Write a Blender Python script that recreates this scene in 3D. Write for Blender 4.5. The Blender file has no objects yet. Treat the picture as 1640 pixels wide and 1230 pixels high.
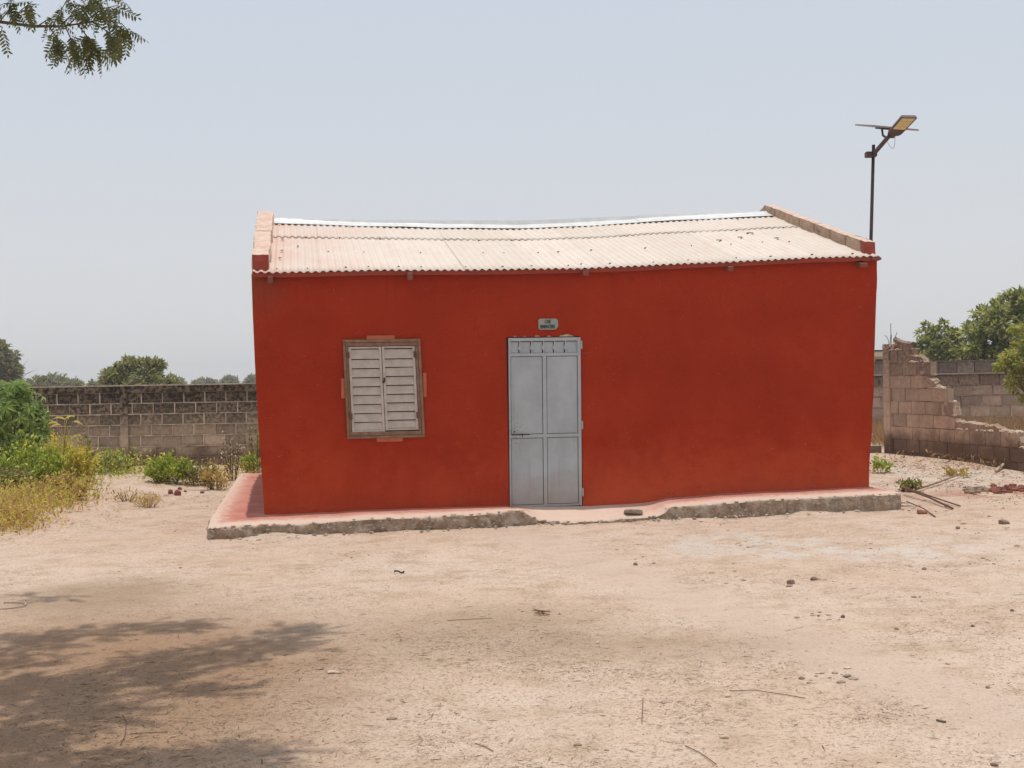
import bpy, bmesh, math, random
import numpy as np
from mathutils import Vector, Matrix, noise

random.seed(7); rng = np.random.default_rng(7)
SC = bpy.context.scene
COL = SC.collection
RAD = math.radians

# ------------------------------------------------------------------ camera
FOC = 2100.0; PCX, PCY = 820.0, 615.0           # focal length and centre in photograph pixels (1640 wide)
PITCH = math.atan(7/2100); ROLL = RAD(1.0)
CAM = Vector((0, 0, 1.67))
Fv = Vector((0, math.cos(PITCH), -math.sin(PITCH)))
U0 = Vector((0, math.sin(PITCH), math.cos(PITCH))); R0 = Vector((1, 0, 0))
Rv = R0*math.cos(ROLL) - U0*math.sin(ROLL); Uv = U0*math.cos(ROLL) + R0*math.sin(ROLL)
cd = bpy.data.cameras.new('camera'); cam = bpy.data.objects.new('camera', cd); COL.objects.link(cam)
cd.sensor_fit = 'HORIZONTAL'; cd.sensor_width = 36; cd.lens = FOC/1640*36
cd.clip_start = 0.05; cd.clip_end = 3000
M = Matrix((Rv, Uv, -Fv)).transposed().to_4x4(); M.translation = CAM
cam.matrix_world = M
SC.camera = cam

# ------------------------------------------------------------------ house frame (facade plane) and sun direction
YAW = math.atan(340/2100)
HU = Vector((math.cos(YAW), math.sin(YAW), 0)); HV = Vector((-math.sin(YAW), math.cos(YAW), 0))
SUN = (HU*math.tan(RAD(2.3)) + HV*math.tan(RAD(0.9)) + Vector((0, 0, 1))).normalized()

# ------------------------------------------------------------------ world, sun, exposure
W = bpy.data.worlds.new('World'); SC.world = W; W.use_nodes = True
nt = W.node_tree; bg = nt.nodes['Background']
sky = nt.nodes.new('ShaderNodeTexSky'); sky.sky_type = 'NISHITA'; sky.sun_disc = False
sky.sun_elevation = math.asin(SUN.z); sky.sun_rotation = math.atan2(SUN.x, SUN.y)
sky.air_density = 1.0; sky.dust_density = 5.0; sky.ozone_density = 1.0; sky.altitude = 0
veil = nt.nodes.new('ShaderNodeMix'); veil.data_type = 'RGBA'      # dusty dry-season sky: an even pale veil over the blue
veil.inputs[0].default_value = 0.88
tc = nt.nodes.new('ShaderNodeTexCoord'); sx = nt.nodes.new('ShaderNodeSeparateXYZ'); nt.links.new(tc.outputs['Generated'], sx.inputs[0])
el = nt.nodes.new('ShaderNodeMapRange'); el.interpolation_type = 'SMOOTHSTEP'; nt.links.new(sx.outputs[2], el.inputs[0]); el.inputs[1].default_value = -.02; el.inputs[2].default_value = .32
vc = nt.nodes.new('ShaderNodeMix'); vc.data_type = 'RGBA'; nt.links.new(el.outputs[0], vc.inputs[0])
vc.inputs[6].default_value = (6.75, 6.75, 6.9, 1); vc.inputs[7].default_value = (5.6, 6.15, 6.9, 1)      # paler and warmer towards the horizon
nt.links.new(vc.outputs[2], veil.inputs[7])
nt.links.new(sky.outputs[0], veil.inputs[6]); nt.links.new(veil.outputs[2], bg.inputs[0])
bg.inputs[1].default_value = 0.10
ld = bpy.data.lights.new('sun', 'SUN'); ld.energy = 2.5; ld.angle = RAD(0.6); ld.color = (1.0, 0.95, 0.87)
lo = bpy.data.objects.new('sun', ld); COL.objects.link(lo)
lo.rotation_euler = SUN.to_track_quat('Z', 'Y').to_euler(); lo.location = (3, 5, 30)
SC.view_settings.view_transform = 'Standard'; SC.view_settings.look = 'None'
SC.view_settings.exposure = 0.2; SC.view_settings.gamma = 1.0; SC.view_settings.use_curve_mapping = False

# ------------------------------------------------------------------ geometry of the photograph
def ray(x, y): return Fv + Rv*((x-PCX)/FOC) - Uv*((y-PCY)/FOC)
_r = ray(870, 812); HO = CAM + _r*(16/_r.y); HO0 = Vector((HO.x, HO.y, 0))
def fac(x, y, v=0.0):
    r = ray(x, y); t = ((HO-CAM).dot(HV)+v)/r.dot(HV); P = CAM + r*t
    return (P-HO).dot(HU), P.z
def sidev(x, y, u):
    r = ray(x, y); t = ((HO-CAM).dot(HU)+u)/r.dot(HU); P = CAM + r*t
    return (P-HO).dot(HV), P.z
def hw(u, v, z): return HO0 + HU*u + HV*v + Vector((0, 0, z))
def atY(x, y, Y):
    r = ray(x, y); return CAM + r*(Y/r.y)
def smooth(a, b, x):
    t = min(1, max(0, (x-a)/(b-a))); return t*t*(3-2*t)
def hbase(x, y):
    z = -0.05 + 0.009*max(-6, min(6, x))
    z += 0.24*smooth(16.5, 22.5, y)*smooth(2, 6.2, x)
    z += 0.15*smooth(17, 26, y)*smooth(0, -4.5, x)
    z += 0.10*smooth(-5.0, -6.2, x)*smooth(14, 17, y)*smooth(27, 24, y)
    return z
def height(x, y):
    z = hbase(x, y)
    a = 1.0 if y < 60 else 0.2
    n = noise.noise(Vector((x*.35, y*.35, 3.1)))*0.022 + noise.noise(Vector((x*1.1, y*1.1, 7.7)))*0.012
    if y < 34: n += noise.noise(Vector((x*3.1, y*3.1, 1.3)))*0.007 + noise.noise(Vector((x*8, y*8, 5.3)))*0.0035
    dx, dy = x-HO0.x, y-HO0.y; u_ = dx*HU.x+dy*HU.y; v_ = dx*HV.x+dy*HV.y
    if -4.6 < u_ < 5.2 and -1.1 < v_ < 0:
        d_ = max(0, -.60-v_); z += .075*math.exp(-(d_/.14)**2)*max(0, .25+noise.noise(Vector((u_*1.4, 2.2, 8)))+.35*noise.noise(Vector((u_*5, 2.2, 3))))
    return z + n*a
def ground(x, y):
    r = ray(x, y); z = 0.0
    for _ in range(12):
        t = (z-CAM.z)/r.z; P = CAM + r*t; z = 0.5*z + 0.5*height(P.x, P.y)
    P.z = height(P.x, P.y); return P
def interp(pts, x):
    if x <= pts[0][0]: return pts[0][1]
    for (a, b), (c, d) in zip(pts, pts[1:]):
        if x <= c: return b + (d-b)*(x-a)/(c-a)
    return pts[-1][1]
def N(x, y=0, z=0): return noise.noise(Vector((x, y, z)))

# ------------------------------------------------------------------ object helpers
def tag(o, label=None, cat=None, group=None, kind=None):
    if label: o['label'] = label
    if cat: o['category'] = cat
    if group: o['group'] = group
    if kind: o['kind'] = kind
    return o
def empty(name, loc=(0, 0, 0), rz=0.0):
    o = bpy.data.objects.new(name, None); COL.objects.link(o); o.location = loc; o.rotation_euler = (0, 0, rz)
    o.empty_display_size = 0.2
    return o
def link(name, me, mat=None, parent=None, smoothed=False):
    o = bpy.data.objects.new(name, me); COL.objects.link(o)
    if mat and not me.materials: me.materials.append(mat)
    if parent: o.parent = parent
    if smoothed:
        me.polygons.foreach_set('use_smooth', [True]*len(me.polygons))
    return o
class MB:
    def __init__(s): s.v = []; s.f = []; s.m = []
    def add(s, vs, fs, mi=0):
        n = len(s.v); s.v += [tuple(p) for p in vs]
        s.f += [tuple(i+n for i in f) for f in fs]; s.m += [mi]*len(fs)
    def hexa(s, c, mi=0):      # 8 corners: bottom 4 ccw, top 4 ccw
        s.add(c, [(3, 2, 1, 0), (4, 5, 6, 7), (0, 1, 5, 4), (1, 2, 6, 5), (2, 3, 7, 6), (3, 0, 4, 7)], mi)
    def box(s, x0, x1, y0, y1, z0, z1, mi=0):
        s.hexa([(x0, y0, z0), (x1, y0, z0), (x1, y1, z0), (x0, y1, z0), (x0, y0, z1), (x1, y0, z1), (x1, y1, z1), (x0, y1, z1)], mi)
    def tube(s, pts, rad, n=6, mi=0, cap=True):
        pts = [Vector(p) for p in pts]; rings = []
        if not hasattr(rad, '__len__'): rad = [rad]*len(pts)
        for i, p in enumerate(pts):
            d = (pts[min(i+1, len(pts)-1)]-pts[max(i-1, 0)]).normalized()
            a = d.cross(Vector((0, 0, 1)));
            if a.length < .05: a = d.cross(Vector((1, 0, 0)))
            a.normalize(); b = d.cross(a)
            rings.append([p + (a*math.cos(t)+b*math.sin(t))*rad[i] for t in [2*math.pi*k/n for k in range(n)]])
        vs = [q for r in rings for q in r]; fs = []
        for i in range(len(pts)-1):
            for k in range(n):
                fs.append((i*n+k, i*n+(k+1) % n, (i+1)*n+(k+1) % n, (i+1)*n+k))
        if cap: fs += [tuple(range(n))[::-1], tuple((len(pts)-1)*n+k for k in range(n))]
        s.add(vs, fs, mi)
    def prism(s, poly, y0, y1, mi=0):       # polygon in (x,z), extruded along y
        n = len(poly)
        vs = [(x, y0, z) for x, z in poly]+[(x, y1, z) for x, z in poly]
        fs = [tuple(range(n)), tuple(range(2*n-1, n-1, -1))]+[((i+1) % n, i, n+i, n+(i+1) % n) for i in range(n)]
        s.add(vs, fs, mi)
    def mesh(s, name):
        me = bpy.data.meshes.new(name); me.from_pydata(s.v, [], s.f)
        if any(s.m): me.polygons.foreach_set('material_index', s.m)
        return me
    def build(s, name, mat, parent=None, bevel=0, smoothed=False, shear=None):
        if shear:
            k, zc = shear; s.v = [(x+k*(z-zc), y, z) for x, y, z in s.v]
        me = s.mesh(name)
        mats = mat if isinstance(mat, (list, tuple)) else [mat]
        for m in mats: me.materials.append(m)
        bm = bmesh.new(); bm.from_mesh(me); bmesh.ops.recalc_face_normals(bm, faces=bm.faces[:])
        if bevel: bmesh.ops.bevel(bm, geom=bm.edges[:], offset=bevel, segments=1, profile=.6, affect='EDGES', clamp_overlap=True)
        bm.to_mesh(me); bm.free()
        return link(name, me, None, parent, smoothed)

def lump(mb, c, r, mi=0, seed=0):
    bm = bmesh.new(); bmesh.ops.create_icosphere(bm, subdivisions=1, radius=1)
    for v in bm.verts:
        k = 1+.45*N(v.co.x*1.3+seed, v.co.y*1.3, v.co.z*1.3+seed*.7)
        v.co = Vector((v.co.x*r[0]*k+c[0], v.co.y*r[1]*k+c[1], v.co.z*r[2]*k+c[2]))
    bm.verts.index_update(); mb.add([v.co.copy() for v in bm.verts], [[v.index for v in f.verts] for f in bm.faces], mi); bm.free()
# ------------------------------------------------------------------ materials
def new_mat(name):
    m = bpy.data.materials.new(name); m.use_nodes = True
    t = m.node_tree; return m, t, t.nodes['Principled BSDF']
class NG:                                   # tiny node-graph helper
    def __init__(s, t): s.t = t; s.co = None
    def n(s, typ, **kw):
        x = s.t.nodes.new(typ)
        for k, v in kw.items(): setattr(x, k, v)
        return x
    def put(s, sock, v):
        if hasattr(v, 'is_linked') or isinstance(v, bpy.types.NodeSocket): s.t.links.new(v, sock)
        else:
            if isinstance(v, (tuple, list)) and len(v) == 3 and sock.type == 'RGBA': v = (*v, 1)
            sock.default_value = v
    def coord(s, kind='Object'):
        if kind == 'Position': return s.n('ShaderNodeNewGeometry').outputs['Position']
        return s.n('ShaderNodeTexCoord').outputs[kind]
    def noise(s, vec, scale, detail=4, rough=.55, stretch=None):
        if stretch:
            mp = s.n('ShaderNodeMapping'); s.put(mp.inputs[0], vec); mp.inputs['Scale'].default_value = stretch; vec = mp.outputs[0]
        x = s.n('ShaderNodeTexNoise'); s.put(x.inputs['Vector'], vec); x.inputs['Scale'].default_value = scale
        x.inputs['Detail'].default_value = detail; x.inputs['Roughness'].default_value = rough
        return x.outputs['Fac']
    def ramp(s, fac, a, b, va=0.0, vb=1.0):
        x = s.n('ShaderNodeMapRange'); x.interpolation_type = 'SMOOTHSTEP'
        s.put(x.inputs[0], fac); x.inputs[1].default_value = a; x.inputs[2].default_value = b
        x.inputs[3].default_value = va; x.inputs[4].default_value = vb; return x.outputs[0]
    def math(s, op, a, b=0.0):
        x = s.n('ShaderNodeMath', operation=op); s.put(x.inputs[0], a); s.put(x.inputs[1], b); return x.outputs[0]
    def mix(s, f, a, b, mode='MIX'):
        x = s.n('ShaderNodeMix', data_type='RGBA', blend_type=mode); s.put(x.inputs[0], f); s.put(x.inputs[6], a); s.put(x.inputs[7], b)
        return x.outputs[2]
    def bump(s, h, strength, dist, base=None):
        x = s.n('ShaderNodeBump'); x.inputs['Strength'].default_value = strength; x.inputs['Distance'].default_value = dist
        s.put(x.inputs['Height'], h)
        if base: s.put(x.inputs['Normal'], base)
        return x.outputs[0]
    def sep(s, vec):
        x = s.n('ShaderNodeSeparateXYZ'); s.put(x.inputs[0], vec); return x.outputs
    def blob(s, P, cx, cy, rx, ry, soft=.6, wob=None):      # 1 inside an ellipse on the ground, ragged by noise
        o = s.sep(P)
        a = s.math('MULTIPLY', s.math('SUBTRACT', o[0], cx), 1/rx); b = s.math('MULTIPLY', s.math('SUBTRACT', o[1], cy), 1/ry)
        d = s.math('SQRT', s.math('ADD', s.math('MULTIPLY', a, a), s.math('MULTIPLY', b, b)))
        if wob: d = s.math('ADD', d, s.math('MULTIPLY', s.math('SUBTRACT', wob, .5), 1.3))
        return s.ramp(d, 1+soft*.5, 1-soft*.5)
def basic(name, c1, c2=None, rough=.8, scale=6, spread=(.35, .65), bump=0, bscale=60, bdist=.004, metal=0, var=0.0, coord='Object', c3=None, s3=1.5, t3=(.55, .7)):
    m, t, p = new_mat(name); g = NG(t); P = g.coord(coord)
    col = (*c1, 1) if c2 is None else g.mix(g.ramp(g.noise(P, scale, 6, .6), *spread), c1, c2)
    if c3: col = g.mix(g.ramp(g.noise(P, s3, 5, .6), *t3), col, c3)
    if var:
        oi = g.n('ShaderNodeObjectInfo').outputs['Random']
        col = g.mix(1.0, col, g.mix(oi, (1-var,)*3, (1+var,)*3), 'MULTIPLY')
    g.put(p.inputs['Base Color'], col); p.inputs['Roughness'].default_value = rough; p.inputs['Metallic'].default_value = metal
    if bump:
        g.put(p.inputs['Normal'], g.bump(g.noise(P, bscale, 4, .6), bump, bdist))
    return m
def leafmat(name, c1, c2, trans=.35, rough=.5, c3=None, f3=.8):
    m, t, p = new_mat(name); g = NG(t)
    r = g.n('ShaderNodeNewGeometry').outputs['Random Per Island']
    col = g.mix(r, c1, c2)
    if c3: col = g.mix(g.ramp(r, f3, f3+.02), col, c3)
    g.put(p.inputs['Base Color'], col); p.inputs['Roughness'].default_value = rough
    p.inputs['Specular IOR Level'].default_value = .35
    tr = g.n('ShaderNodeBsdfTranslucent'); g.put(tr.inputs[0], g.mix(1.0, col, (1.1, 1.25, .6), 'MULTIPLY'))
    ms = g.n('ShaderNodeMixShader'); ms.inputs[0].default_value = trans
    t.links.new(p.outputs[0], ms.inputs[1]); t.links.new(tr.outputs[0], ms.inputs[2])
    t.links.new(ms.outputs[0], t.nodes['Material Output'].inputs[0])
    return m

def mat_ground():
    m, t, p = new_mat('dry_sandy_earth'); g = NG(t); P = g.coord('Position')
    n1 = g.noise(P, .55, 5, .6); n2 = g.noise(P, 2.3, 6, .65); n3 = g.noise(P, 9, 5, .6); n4 = g.noise(P, 45, 3, .6)
    col = g.mix(g.ramp(n1, .35, .65), (.575, .425, .325), (.625, .49, .395))
    col = g.mix(g.ramp(n2, .42, .72, 0, .75), col, (.44, .31, .21))
    col = g.mix(g.ramp(n3, .55, .75, 0, .55), col, (.36, .25, .17))
    col = g.mix(g.ramp(n4, .50, .68, 0, .6), col, (.28, .195, .135))
    n5 = g.noise(P, 75, 4, .7); n6 = g.noise(P, 1.1, 4, .6)
    n7 = g.noise(P, 11, 4, .65); pm = g.ramp(g.noise(P, .8, 4, .6), .34, .55)
    line = g.math('MULTIPLY', g.ramp(g.math('ABSOLUTE', g.math('SUBTRACT', n7, .5)), .020, .006), g.math('MULTIPLY', pm, g.ramp(g.noise(P, 6, 3, .6), .45, .58)))
    col = g.mix(g.math('MULTIPLY', line, .8), col, (.20, .13, .085))
    crumb = g.math('MULTIPLY', g.ramp(n5, .54, .66), g.ramp(g.math('ADD', n6, g.math('MULTIPLY', n3, .35)), .60, .78))
    col = g.mix(g.math('MULTIPLY', crumb, .8), col, (.20, .135, .09))
    pale = g.math('MULTIPLY', g.ramp(g.noise(P, 110, 3, .7), .62, .72), g.ramp(n6, .42, .6))
    col = g.mix(g.math('MULTIPLY', pale, .5), col, (.66, .55, .44))
    o_ = g.sep(P); tr = g.math('SUBTRACT', o_[0], g.math('ADD', g.math('MULTIPLY', o_[1], -.28), 4.15))
    track = g.ramp(g.math('ABSOLUTE', g.math('ADD', tr, g.math('MULTIPLY', g.math('SUBTRACT', n2, .5), .8))), .55, .12)
    col = g.mix(g.math('MULTIPLY', track, .6), col, (.54, .41, .33))
    # littered brown earth at left, darkened to deepen the tree shade, damp brown patches
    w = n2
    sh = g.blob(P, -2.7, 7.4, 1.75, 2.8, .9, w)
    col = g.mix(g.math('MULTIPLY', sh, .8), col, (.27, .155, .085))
    for cx, cy, rx, ry, k in ((-.2, 9.1, .9, 1.0, .45), (.9, 8.3, .9, .5, .35), (-3.6, 11.0, .8, .9, .6)):
        col = g.mix(g.math('MULTIPLY', g.blob(P, cx, cy, rx, ry, 1.2, n3), k), col, (.27, .18, .11))
    # pale ashy dust in front of the plinth on the right, red paint dust by the left corner, red earth at right
    for q, rx, ry, k, c in (((1180, 872), .9, .9, .75, (.55, .50, .45)), ((1405, 882), 1.0, .7, .85, (.57, .515, .46)), ((300, 845), .5, .7, .5, (.42, .24, .18)),
                            ((345, 872), .9, .45, .3, (.44, .28, .21)), ((1600, 790), 1.1, .5, .8, (.34, .12, .075)), ((1470, 805), .7, .5, .6, (.40, .21, .15)), ((1435, 762), 1.6, 1.6, .7, (.55, .49, .42))):
        G = ground(*q)
        col = g.mix(g.math('MULTIPLY', g.math('MULTIPLY', g.blob(P, G.x, G.y, rx, ry, 1.3, w), g.math('MULTIPLY', g.ramp(n3, .68, .40, .35, 1), g.ramp(g.noise(P, 1.9, 5, .65), .40, .58))), k), col, c)
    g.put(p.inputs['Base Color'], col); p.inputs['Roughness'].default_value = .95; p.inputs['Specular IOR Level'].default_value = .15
    b = g.bump(g.noise(P, 3.2, 4, .6), .6, .08); b = g.bump(n3, .7, .04, b); b = g.bump(n4, .8, .015, b); b = g.bump(n5, .6, .008, b)
    g.put(p.inputs['Normal'], b)
    return m
def mat_redwall():
    m, t, p = new_mat('red_painted_render'); g = NG(t); P = g.coord('Object')
    n1 = g.noise(P, .9, 5, .6); n2 = g.noise(P, 5, 6, .65); n3 = g.noise(P, 40, 4, .6)
    col = g.mix(g.ramp(n1, .3, .7), (.315, .0235, .0072), (.40, .0365, .011))
    col = g.mix(g.ramp(n2, .5, .75, 0, .3), col, (.24, .019, .0065))
    col = g.mix(g.ramp(n3, .55, .75, 0, .35), col, (.36, .056, .028))
    gr = g.noise(P, 130, 3, .7); tw = g.noise(P, 7, 5, .7, (.35, 1, 1.6))
    col = g.mix(g.ramp(gr, .35, .7, 0, .35), col, (.44, .06, .022)); col = g.mix(g.ramp(gr, .55, .3, 0, .3), col, (.16, .018, .008))
    col = g.mix(g.ramp(tw, .56, .72, 0, .28), col, (.39, .042, .013))
    o = g.sep(P)
    hz = g.ramp(g.math('ADD', o[2], g.math('MULTIPLY', n2, -.9)), .55, -.45)      # pale dust splashed up from the plinth
    hx = g.ramp(o[0], -.2, 1.2, .45, 1.0)
    col = g.mix(g.math('MULTIPLY', g.math('MULTIPLY', hz, hx), .75), col, (.57, .098, .040))
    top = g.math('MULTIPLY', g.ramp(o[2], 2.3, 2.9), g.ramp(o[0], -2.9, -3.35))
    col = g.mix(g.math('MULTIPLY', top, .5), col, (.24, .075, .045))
    sp = g.noise(P, 14, 3, .7)
    blot = g.math('MULTIPLY', g.ramp(n1, .5, .62), g.ramp(sp, .66, .70))
    col = g.mix(g.math('MULTIPLY', blot, .5), col, (.52, .14, .08))
    lowm = g.math('MULTIPLY', g.ramp(o[2], 1.7, .3), g.ramp(g.noise(P, 2.1, 5, .65), .42, .62))      # sun-bleached dusty lower wall
    col = g.mix(g.math('MULTIPLY', lowm, .28), col, (.58, .082, .030))
    drip = g.math('MULTIPLY', g.ramp(g.noise(P, 9, 3, .6, (1, 1, .06)), .60, .70), g.math('MULTIPLY', g.ramp(o[2], 1.6, 2.9), g.ramp(n1, .42, .6)))
    col = g.mix(g.math('MULTIPLY', drip, .35), col, (.19, .022, .012))
    ck = g.noise(P, 2.6, 5, .6); ckm = g.math('MULTIPLY', g.ramp(g.math('ABSOLUTE', g.math('SUBTRACT', ck, .5)), .0045, .0015), g.ramp(n1, .55, .66))
    col = g.mix(g.math('MULTIPLY', ckm, .6), col, (.13, .015, .009))
    spk = g.ramp(g.noise(P, 38, 2, .5), .735, .76)
    col = g.mix(g.math('MULTIPLY', spk, .5), col, (.62, .25, .16))
    g.put(p.inputs['Base Color'], col); p.inputs['Roughness'].default_value = .95; p.inputs['Specular IOR Level'].default_value = .08
    b = g.bump(n2, .5, .04); b = g.bump(tw, .5, .02, b); b = g.bump(g.noise(P, 75, 4, .65), .8, .010, b)
    g.put(p.inputs['Normal'], b)
    return m
def mat_plinth():
    m, t, p = new_mat('worn_red_cement'); g = NG(t); P = g.coord('Object')
    o = g.sep(P)
    nz = g.sep(g.n('ShaderNodeNewGeometry').outputs['Normal'])[2]
    n1 = g.noise(P, 2.2, 5, .6); n2 = g.noise(P, 14, 5, .65); n3 = g.noise(P, 60, 4, .6)
    red = g.mix(g.ramp(n1, .35, .65), (.43, .165, .12), (.50, .23, .175))
    worn = g.mix(n2, (.64, .50, .41), (.57, .40, .315))
    # wear follows the trodden outer edge and the doorway
    e = g.math('ADD', g.math('MULTIPLY', o[1], -1.9), g.math('MULTIPLY', g.math('SUBTRACT', n2, .5), .9))
    wear = g.ramp(e, .45, 1.0)
    wl = g.ramp(g.math('ADD', g.math('MULTIPLY', o[0], -1.9), g.math('MULTIPLY', g.math('SUBTRACT', n2, .5), 1.0)), 7.0, 7.5)
    door = g.math('MULTIPLY', g.ramp(o[0], -.45, -.1), g.ramp(o[0], 1.9, .7))
    wear = g.math('MAXIMUM', g.math('MAXIMUM', wear, wl), door)
    top = g.mix(wear, red, worn)
    conc = g.mix(g.ramp(n2, .35, .65), (.30, .215, .15), (.43, .33, .245))
    conc = g.mix(g.ramp(g.noise(P, 5, 6, .7), .5, .6, 0, .8), conc, (.50, .42, .34))
    conc = g.mix(g.ramp(g.noise(P, 7.5, 6, .75), .54, .64, 0, .6), conc, (.15, .11, .08)); conc = g.mix(g.ramp(n3, .55, .68, 0, .6), conc, (.10, .075, .055))
    col = g.mix(g.ramp(nz, .45, .75), conc, top)
    g.put(p.inputs['Base Color'], col); p.inputs['Roughness'].default_value = .92; p.inputs['Specular IOR Level'].default_value = .2
    b = g.bump(n2, .5, .02); b = g.bump(n3, .6, .006, b); g.put(p.inputs['Normal'], b)
    return m
def mat_sheet():
    m, t, p = new_mat('weathered_zinc_sheet'); g = NG(t); P = g.coord('Object')
    n1 = g.noise(P, 1.3, 5, .6); n2 = g.noise(P, 8, 5, .6, (1, .25, 1)); n3 = g.noise(P, 50, 3, .6)
    oi = g.n('ShaderNodeObjectInfo').outputs['Random']
    col = g.mix(oi, (.61, .525, .445), (.69, .60, .525))
    col = g.mix(g.ramp(n2, .4, .7, 0, .45), col, (.60, .465, .37))
    left = g.ramp(g.sep(P)[0], -1.5, -3.2)
    col = g.mix(g.math('MULTIPLY', left, g.ramp(n1, .25, .6)), col, (.62, .44, .36))
    col = g.mix(g.ramp(n3, .62, .75, 0, .4), col, (.32, .23, .18))
    g.put(p.inputs['Base Color'], col); p.inputs['Roughness'].default_value = .6; p.inputs['Metallic'].default_value = .0
    p.inputs['Specular IOR Level'].default_value = .3
    return m
def mat_block(name, c1, c2, stain, zlo, zhi, amt):
    m, t, p = new_mat(name); g = NG(t); P = g.coord('Position')
    zg = {'brown_concrete_block': .2, 'brown_mortar': .2}.get(name, 0)
    n1 = g.noise(P, 3.0, 6, .7); n2 = g.noise(P, 14, 5, .65); n3 = g.noise(P, 60, 3, .6)
    oi = g.n('ShaderNodeObjectInfo').outputs['Random']
    col = g.mix(g.ramp(n1, .35, .65), c1, c2)
    col = g.mix(1.0, col, g.mix(oi, (.68, .68, .68), (1.25, 1.22, 1.18)), 'MULTIPLY')
    z = g.sep(P)[2]
    s = g.math('MULTIPLY', g.ramp(g.math('ADD', n2, g.math('MULTIPLY', n1, .35)), .60, .76), 1.0)
    f = g.ramp(g.math('ADD', z, g.math('MULTIPLY', g.math('SUBTRACT', n1, .5), 1.0)), zlo, zhi, .12, 1.0)
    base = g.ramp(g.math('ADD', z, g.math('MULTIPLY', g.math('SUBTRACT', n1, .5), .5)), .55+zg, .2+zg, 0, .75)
    f2 = g.ramp(g.math('ADD', z, g.math('MULTIPLY', g.math('SUBTRACT', n1, .5), 1.0)), zlo, zhi, 0, .72)
    col = g.mix(g.math('MULTIPLY', f2, amt), col, stain)
    col = g.mix(g.math('MULTIPLY', g.math('SUBTRACT', 1.0, s), g.math('MULTIPLY', f, amt)), col, stain)
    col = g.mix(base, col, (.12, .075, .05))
    g.put(p.inputs['Base Color'], col); p.inputs['Roughness'].default_value = .95; p.inputs['Specular IOR Level'].default_value = .15
    b = g.bump(n2, .5, .02); b = g.bump(n3, .6, .006, b); g.put(p.inputs['Normal'], b)
    return m

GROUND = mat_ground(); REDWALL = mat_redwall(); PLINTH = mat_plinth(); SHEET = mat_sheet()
CAPM = basic('bright_zinc_ridge', (.80, .79, .76), (.70, .69, .66), rough=.35, metal=.35)
TOPPLASTER = basic('pinkish_worn_cement', (.64, .485, .39), (.54, .36, .28), rough=.9, scale=10, bump=.6, bscale=50, c3=(.33, .2, .14), s3=26, t3=(.6, .72))
RAWBLOCK = basic('raw_earth_block', (.33, .22, .15), (.41, .285, .20), rough=.95, scale=9, bump=.7, bscale=55, var=.12, c3=(.22, .135, .085), s3=5)
REDPAINT = basic('red_paint_trim', (.33, .045, .022), (.27, .045, .026), rough=.8, bump=.3)
BROWNRED = basic('brownish_red_timber', (.25, .075, .045), (.19, .06, .038), rough=.8, bump=.3)
TIMBER = basic('weathered_brown_timber', (.20, .105, .06), (.27, .16, .10), rough=.85, scale=14, bump=.4, bscale=90)
SHUTTER = basic('chalky_white_shutter_paint', (.53, .46, .40), (.44, .375, .325), rough=.8, scale=9, bump=.2, c3=(.36, .27, .21), s3=12, t3=(.64, .74))
PATCHM = basic('orange_render_patch', (.48, .13, .065), (.42, .105, .05), rough=.9, bump=.4)
def mat_door(name, a, b, bump):
    m, t, p = new_mat(name); g = NG(t); P = g.coord('Object'); o = g.sep(P)
    n1 = g.noise(P, 2.5, 5, .6); st = g.noise(P, 16, 4, .65, (1, 1, .07)); sp = g.noise(P, 34, 4, .7)
    col = g.mix(g.ramp(n1, .35, .65), a, b)
    col = g.mix(g.ramp(st, .55, .75, 0, .4), col, (.27, .255, .24))
    low = g.ramp(g.math('ADD', o[2], g.math('MULTIPLY', n1, -.5)), .35, -.1)
    col = g.mix(g.math('MULTIPLY', low, .55), col, (.34, .25, .19))
    hand = g.math('MULTIPLY', g.ramp(g.math('ABSOLUTE', g.math('SUBTRACT', o[2], 1.02)), .35, .05), g.ramp(o[0], -.1, -.36))
    col = g.mix(g.math('MULTIPLY', g.math('MULTIPLY', hand, g.ramp(sp, .35, .65)), .5), col, (.20, .175, .155))
    col = g.mix(g.ramp(sp, .70, .76, 0, .7), col, (.18, .10, .065))
    g.put(p.inputs['Base Color'], col); p.inputs['Roughness'].default_value = .5
    if bump: g.put(p.inputs['Normal'], g.bump(g.noise(P, 4, 3, .5), .35, .03))
    return m
DOORM = mat_door('pale_grey_metal_paint', (.42, .455, .475), (.36, .385, .40), False)
DOORP = mat_door('pale_grey_panel_paint', (.41, .445, .47), (.345, .37, .39), True)
DARKIRON = basic('dark_iron', (.035, .03, .03), (.06, .04, .033), rough=.6, metal=.3)
RUSTIRON = basic('rusty_iron', (.10, .045, .028), (.16, .08, .05), rough=.8)
SIGNM = basic('grey_enamel_sign', (.33, .33, .285), (.25, .30, .26), rough=.5, scale=9)
INK = basic('black_lettering', (.02, .02, .022), rough=.6)
CHIP = basic('bare_mortar', (.52, .40, .29), (.40, .30, .22), rough=.95, scale=20, bump=.4)
LAMPBODY = basic('brown_black_lamp_metal', (.055, .032, .030), (.08, .045, .038), rough=.5)
POLEM = basic('dark_painted_pole', (.040, .024, .026), (.075, .035, .032), rough=.55, scale=5)
LEDM = basic('yellowed_led_lens', (.62, .50, .25), (.54, .42, .20), rough=.3, scale=30)
PANELBACK = basic('grey_panel_back', (.30, .28, .27), rough=.5)
PANELCELL = basic('dark_blue_solar_cell', (.02, .025, .05), rough=.15)
BLOCKL = mat_block('mouldy_concrete_block', (.38, .30, .215), (.53, .43, .325), (.030, .024, .018), .45, 1.5, .96)
MORTARL = mat_block('stained_mortar', (.70, .60, .50), (.50, .41, .325), (.12, .09, .07), 1.0, 2.6, .5)
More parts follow.
